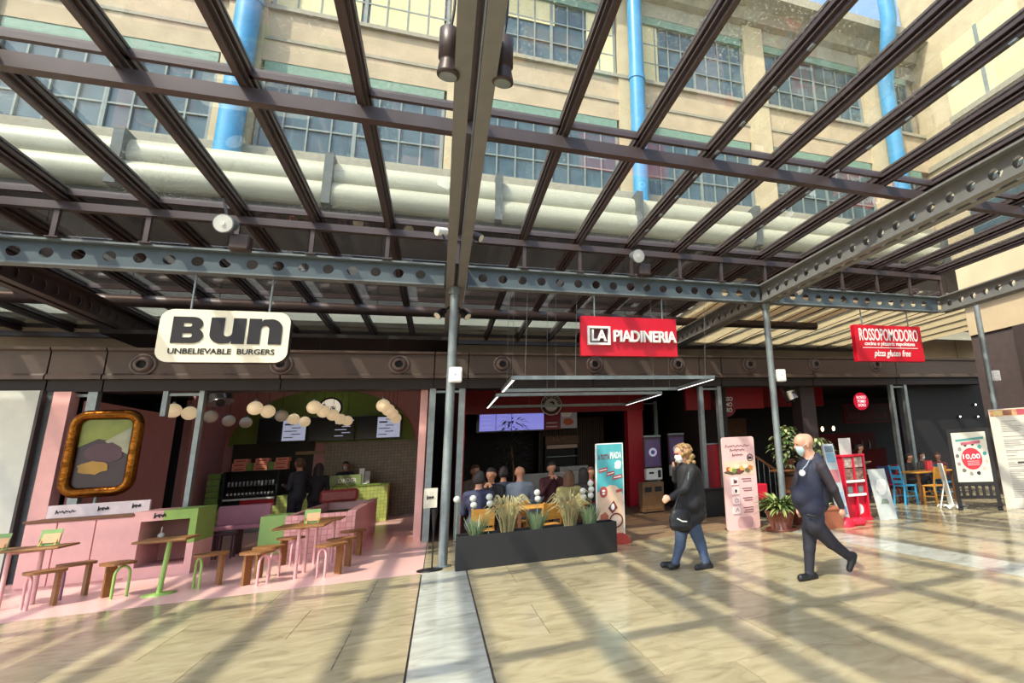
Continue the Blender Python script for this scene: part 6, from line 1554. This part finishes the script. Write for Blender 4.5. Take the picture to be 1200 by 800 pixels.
pr_ += [('c', W_(793, 661.5, 0.08), W_(777, 661.5, 0.06), 0.050, 0.042, 3), ('c', W_(791, 661, 0.05), W_(786, 664, 0.04), 0.044, 0.04, 3),
        ('c', W_(832, 663.5, -0.15), W_(817, 665, -0.17), 0.050, 0.042, 3), ('c', W_(829, 659, -0.14), W_(824, 663, -0.15), 0.050, 0.046, 3)]
grown('body', pr_, 0.0098, [SKIN, JACK, JEAN, SHOE, SHOE, mat('grey_lining', '#3f3a3e', 0.7)], t, 0.022, wo)
r = random.Random(4); hp = []
for k in range(90):
    a = r.uniform(0, 2 * PI); u = r.uniform(-0.9, 1); rr_ = math.sqrt(max(0, 1 - u * u)); d = np.array((rr_ * math.cos(a), rr_ * math.sin(a), u))
    if d @ fw > 0.62 and u < 0.75: continue
    p = q(-0.02, 0, 0.03) + d * np.array((0.118, 0.11, 0.10)); hp.append(('e', p, np.full(3, r.uniform(0.022, 0.034)), 0))
for k in range(60):
    p = q(-0.085 + r.uniform(-0.07, 0.06), r.uniform(-0.11, 0.11), -0.04 - 0.11 * r.random()); hp.append(('e', p, np.full(3, r.uniform(0.022, 0.032)), 0))
grown('hair', hp, 0.009, [HAIRB], t, 0.012, wo)
mp = []
for a, b, z, rd in ((0.085, 0.0, -0.035, 0.038), (0.06, 0.038, -0.045, 0.038), (0.06, -0.038, -0.045, 0.038), (0.055, 0, -0.075, 0.04)): mp.append(('c', q(a, b, z), q(a - 0.01, b, z - 0.02), rd, rd * 0.9, 0))
grown('face_mask', mp, 0.008, [MASKW], t, 0.03, wo)
MB().tube([Vector(q(0.1, -0.06, 0.01)) - wo, Vector(q(0.112, -0.03, 0.01)) - wo, Vector(q(0.112, 0.03, 0.01)) - wo, Vector(q(0.1, 0.06, 0.01)) - wo], 0.012, 6).build('sunglasses', mat('rose_lens', '#7a4048', 0.2), t)
MB().obox(Vector(W_(790.5, 541, 0.07)) - wo, (0.012, 0, 0.03), (0, 0.035, 0), (-0.02, 0, 0.07)).build('phone', BLACK, t)
c = Vector(W_(806.5, 553, -0.24)) - wo; MB().bar(c + Vector((-0.01, 0, -0.1)), c + Vector((0.01, 0, 0.0)), 0.012).build('sleeve_zip', GALV, t)
bg = thing('shoulder_bag', 'black soft shoulder bag hanging at the hip of the woman', 'bag', Vector(W_(798, 622, -0.27)))
bo = Vector(W_(798, 622, -0.27)); bp_ = [('e', np.array((0.0, 0, 0.15)), np.array((0.165, 0.06, 0.15)), 0), ('c', np.array((-0.1, 0, 0.07)), np.array((0.1, 0, 0.06)), 0.055, 0.055, 0), ('c', np.array((-0.08, 0, 0.24)), np.array((0.08, 0, 0.24)), 0.04, 0.04, 0)]
grown('bag_body', bp_, 0.012, [mat('bag_black', '#141216', 0.5, bump=0.4, bscale=14)], bg, 0.03)
MB().tube([(-0.07, -0.062, 0.17), (0.0, -0.066, 0.13), (0.07, -0.062, 0.12)], 0.009, 6).build('white_zip', INKW, bg)
MB().tube([(-0.09, 0, 0.26), (-0.02, 0.02, 0.42), (0.12, 0.05, 0.6)], 0.014, 6).build('strap', MATS['bag_black'], bg)

# ---- seated and standing guests, simpler bodies
def guest(label, px, py, Y, face, shirt, hair, pose='sit', res=0.021, hand_up=False, bald=False, legs=None, arms=True, mask=False, longhair=False):
    h = P(px, py, Y); base = 1.215 if pose == 'sit' else 1.60
    s = min(1.12, max(0.86, h.z / base)); a = face
    o = Vector((h.x, Y, 0)); t = thing('person', label, 'person', o)
    f = np.array((math.sin(a), -math.cos(a), 0.0)); sd = np.array((math.cos(a), math.sin(a), 0.0)); U = np.array((0, 0, 1.0))
    def L(x, y, z): return (f * x + sd * y + U * z) * s
    prims = []; top = base
    q = head(prims, L(0.0, 0, top), f, 0, s)
    prims += [('c', L(-0.02, 0, top - 0.07), L(-0.03, 0, top - 0.17), 0.055 * s, 0.06 * s, 0)]
    sh = top - 0.24; hip = sh - 0.47
    prims += [('c', L(-0.04, -0.15, sh), L(-0.04, 0.15, sh), 0.075 * s, 0.075 * s, 1), ('c', L(-0.03, 0, sh - 0.05), L(-0.03, 0, hip), 0.145 * s, 0.15 * s, 1), ('c', L(-0.03, -0.07, hip), L(-0.03, 0.07, hip), 0.14 * s, 0.14 * s, 1), ('c', L(-0.03, -0.08, sh - 0.12), L(-0.03, 0.08, sh - 0.12), 0.12 * s, 0.12 * s, 1)]
    for sy in (-1, 1):
        if pose == 'sit':
            prims += [('c', L(0, sy * 0.1, hip - 0.02), L(0.40, sy * 0.12, hip - 0.01), 0.085 * s, 0.065 * s, 2), ('c', L(0.40, sy * 0.12, hip - 0.01), L(0.38, sy * 0.12, 0.09), 0.062 * s, 0.045 * s, 2), ('c', L(0.37, sy * 0.12, 0.05), L(0.5, sy * 0.12, 0.045), 0.045 * s, 0.04 * s, 3)]
            if hand_up: prims += [('c', L(-0.03, sy * 0.2, sh), L(0.08, sy * 0.23, sh - 0.26), 0.06 * s, 0.05 * s, 1), ('c', L(0.08, sy * 0.23, sh - 0.26), L(0.19, sy * 0.06, sh + 0.02), 0.048 * s, 0.036 * s, 1), ('c', L(0.19, sy * 0.06, sh + 0.02), L(0.17, sy * 0.03, sh + 0.10), 0.034 * s, 0.03 * s, 0)]
            else: prims += [('c', L(-0.03, sy * 0.2, sh), L(0.03, sy * 0.24, sh - 0.28), 0.06 * s, 0.05 * s, 1), ('c', L(0.03, sy * 0.24, sh - 0.28), L(0.27, sy * 0.15, sh - 0.26), 0.048 * s, 0.036 * s, 1), ('c', L(0.27, sy * 0.15, sh - 0.26), L(0.36, sy * 0.12, sh - 0.26), 0.034 * s, 0.026 * s, 0)]
        else:
            prims += [('c', L(0, sy * 0.09, hip - 0.05), L(0.02, sy * 0.1, 0.48), 0.1 * s, 0.07 * s, 2), ('c', L(0.02, sy * 0.1, 0.48), L(-0.02, sy * 0.1, 0.09), 0.068 * s, 0.048 * s, 2), ('c', L(-0.04, sy * 0.1, 0.045), L(0.13, sy * 0.11, 0.042), 0.045 * s, 0.04 * s, 3)]
            prims += [('c', L(-0.03, sy * 0.2, sh), L(-0.02, sy * 0.24, sh - 0.28), 0.062 * s, 0.05 * s, 1), ('c', L(-0.02, sy * 0.24, sh - 0.28), L(0.2, sy * 0.16, sh - 0.22), 0.05 * s, 0.036 * s, 1), ('c', L(0.2, sy * 0.16, sh - 0.22), L(0.28, sy * 0.14, sh - 0.2), 0.034 * s, 0.026 * s, 0)]
    grown('body', prims, res, [SKIN2, shirt, legs or NAVYD, SHOE], t, 0.03)
    face_bits(t, q, (0, 0, 0), True, not mask)
    if hair is not None:
        hp = [('c', q(-0.035, 0, 0.055), q(0.02, 0, 0.07), 0.092 * s, 0.082 * s, 0), ('c', q(-0.05, -0.03, -0.0), q(-0.05, 0.03, 0.0), 0.075 * s, 0.075 * s, 0)]
        if longhair: hp += [('c', q(-0.05, -0.06, 0.0), q(-0.06, -0.07, -0.17), 0.06 * s, 0.05 * s, 0), ('c', q(-0.05, 0.06, 0.0), q(-0.06, 0.07, -0.17), 0.06 * s, 0.05 * s, 0), ('c', q(-0.08, 0, 0), q(-0.08, 0, -0.18), 0.07 * s, 0.06 * s, 0)]
        if bald: hp = [('c', q(-0.06, -0.05, -0.0), q(-0.06, 0.05, 0.0), 0.07 * s, 0.07 * s, 0)]
        grown('hair', hp, 0.018, [hair], t, 0.02)
    if mask: grown('face_mask', [('c', q(0.075, 0, -0.035), q(0.06, 0, -0.07), 0.05 * s, 0.045 * s, 0)], 0.014, [MASKW], t)
    return t
CL = lambda n, c: mat('cloth_' + n, c, 0.75, var=0.12, bump=0.2, bscale=20)
guest('man in a navy shirt seated with his back turned behind the planter', 561.5, 562, 11.35, PI * 0.95, CL('indigo', '#2a2c46'), HAIRD, res=0.016)
guest('bearded man in black holding his hands to his mouth', 575.5, 557, 12.7, -0.35, CL('jet', '#1d1a1e'), HAIRD, hand_up=True)
guest('man in dark blue seated behind the bearded man', 590, 555, 13.5, PI, CL('slate', '#333a4c'), HAIRD)
guest('bald man in a grey shirt seated with his back turned', 609, 554, 12.75, PI * 1.02, CL('steel', '#7f8794'), None)
guest('man in a wine-red shirt seated facing the hall with hand on chin', 646.5, 549, 14.2, 0.1, CL('wine', '#4a1c22'), HAIRD, hand_up=True)
guest('woman in an olive jacket seated with her back turned', 667, 559, 12.05, PI * 0.9, CL('olive', '#8a8152'), HAIRG, longhair=True, res=0.018)
guest('dark-haired woman seated beside the olive jacket', 683, 556, 12.5, PI * 1.05, CL('char', '#2a2426'), HAIRD, longhair=True)
guest('woman in a red top seated next to the teal banner', 692, 554, 13.65, 0.2, CL('crimson', '#8f1f2c'), HAIRG, longhair=True)
guest('person with light brown hair seated by the grey uprights', 557, 552, 15.3, 0.3, CL('tan', '#6b5646'), HAIRG)
guest('customer in a dark jacket standing with a backpack at the burger counter', 351, 544, 18.0, -2.2, CL('anth', '#2c2e36'), HAIRG, 'stand', res=0.024)
guest('customer in a black coat standing at the burger counter', 374, 549, 18.2, PI, CL('coal', '#1b191d'), HAIRD, 'stand', res=0.024, longhair=True)
guest('burger shop worker in black cap behind the order sign', 405, 546, 21.6, 0.0, CL('ink', '#1a1a20'), BLACK, 'stand', res=0.026, mask=True)
guest('guest in black seated at the restaurant table left of the red menu', 1067, 547, 13.6, 0.4, CL('soot', '#252024'), HAIRD, res=0.024)
guest('guest with a mask seated at the restaurant table behind the red menu', 1082, 546, 14.05, 0.0, CL('moss', '#3a3530'), HAIRD, res=0.024, mask=True)
guest('guest in a brick-red top seated by the easel sign', 1101, 549, 12.9, -0.9, CL('brick', '#7d3a38'), HAIRG, res=0.024)
guest('guest in pale grey standing inside the restaurant by the vending stand', 1008, 528, 14.2, 0.6, CL('ash', '#8d8a86'), HAIRD, 'stand', res=0.024)

# prints and lettering belong to the board they are printed on
def nest(thing_name, base, skip=()):
    for o in [q for q in COL.objects if q.parent is None and q.name.split('.')[0] == thing_name]:
        par = next((c for c in o.children if c.name.split('.')[0] == base), None)
        if par is None: continue
        for c in list(o.children):
            if c is not par and c.name.split('.')[0] not in skip and not c.children: c.parent = par
nest('teal_banner', 'panel', ('half_round_foot', 'base_plate'))
nest('pink_banner', 'panel', ('base_plate',))
nest('easel_sign', 'poster', ('frame_upright', 'frame_rail', 'slat', 'foot'))
nest('menu_board', 'board', ('rear_foot', 'rear_strut'))
nest('menu_screen', 'panel'); nest('menu_poster', 'red_panel', ('photo_panel',))
nest('hanging_sign', 'panel', ('hanging_rod', 'hanger_bar')); nest('hanging_sign', 'face', ('hanging_rod', 'edge_case'))
nest('gold_picture', 'print_ground', ('gold_frame', 'stand_pole', 'stand_foot'))
nest('round_logo', 'ground', ('outer_ring',)); nest('round_shop_sign', 'disc', ('hanger',)); nest('round_wall_sign', 'face', ('rim',))
nest('order_kiosk', 'screen_case', ('pay_unit', 'stem', 'foot', 'slot', 'card_reader')); nest('newspaper_rack', 'column', ('red_foot', 'red_foot_box'))
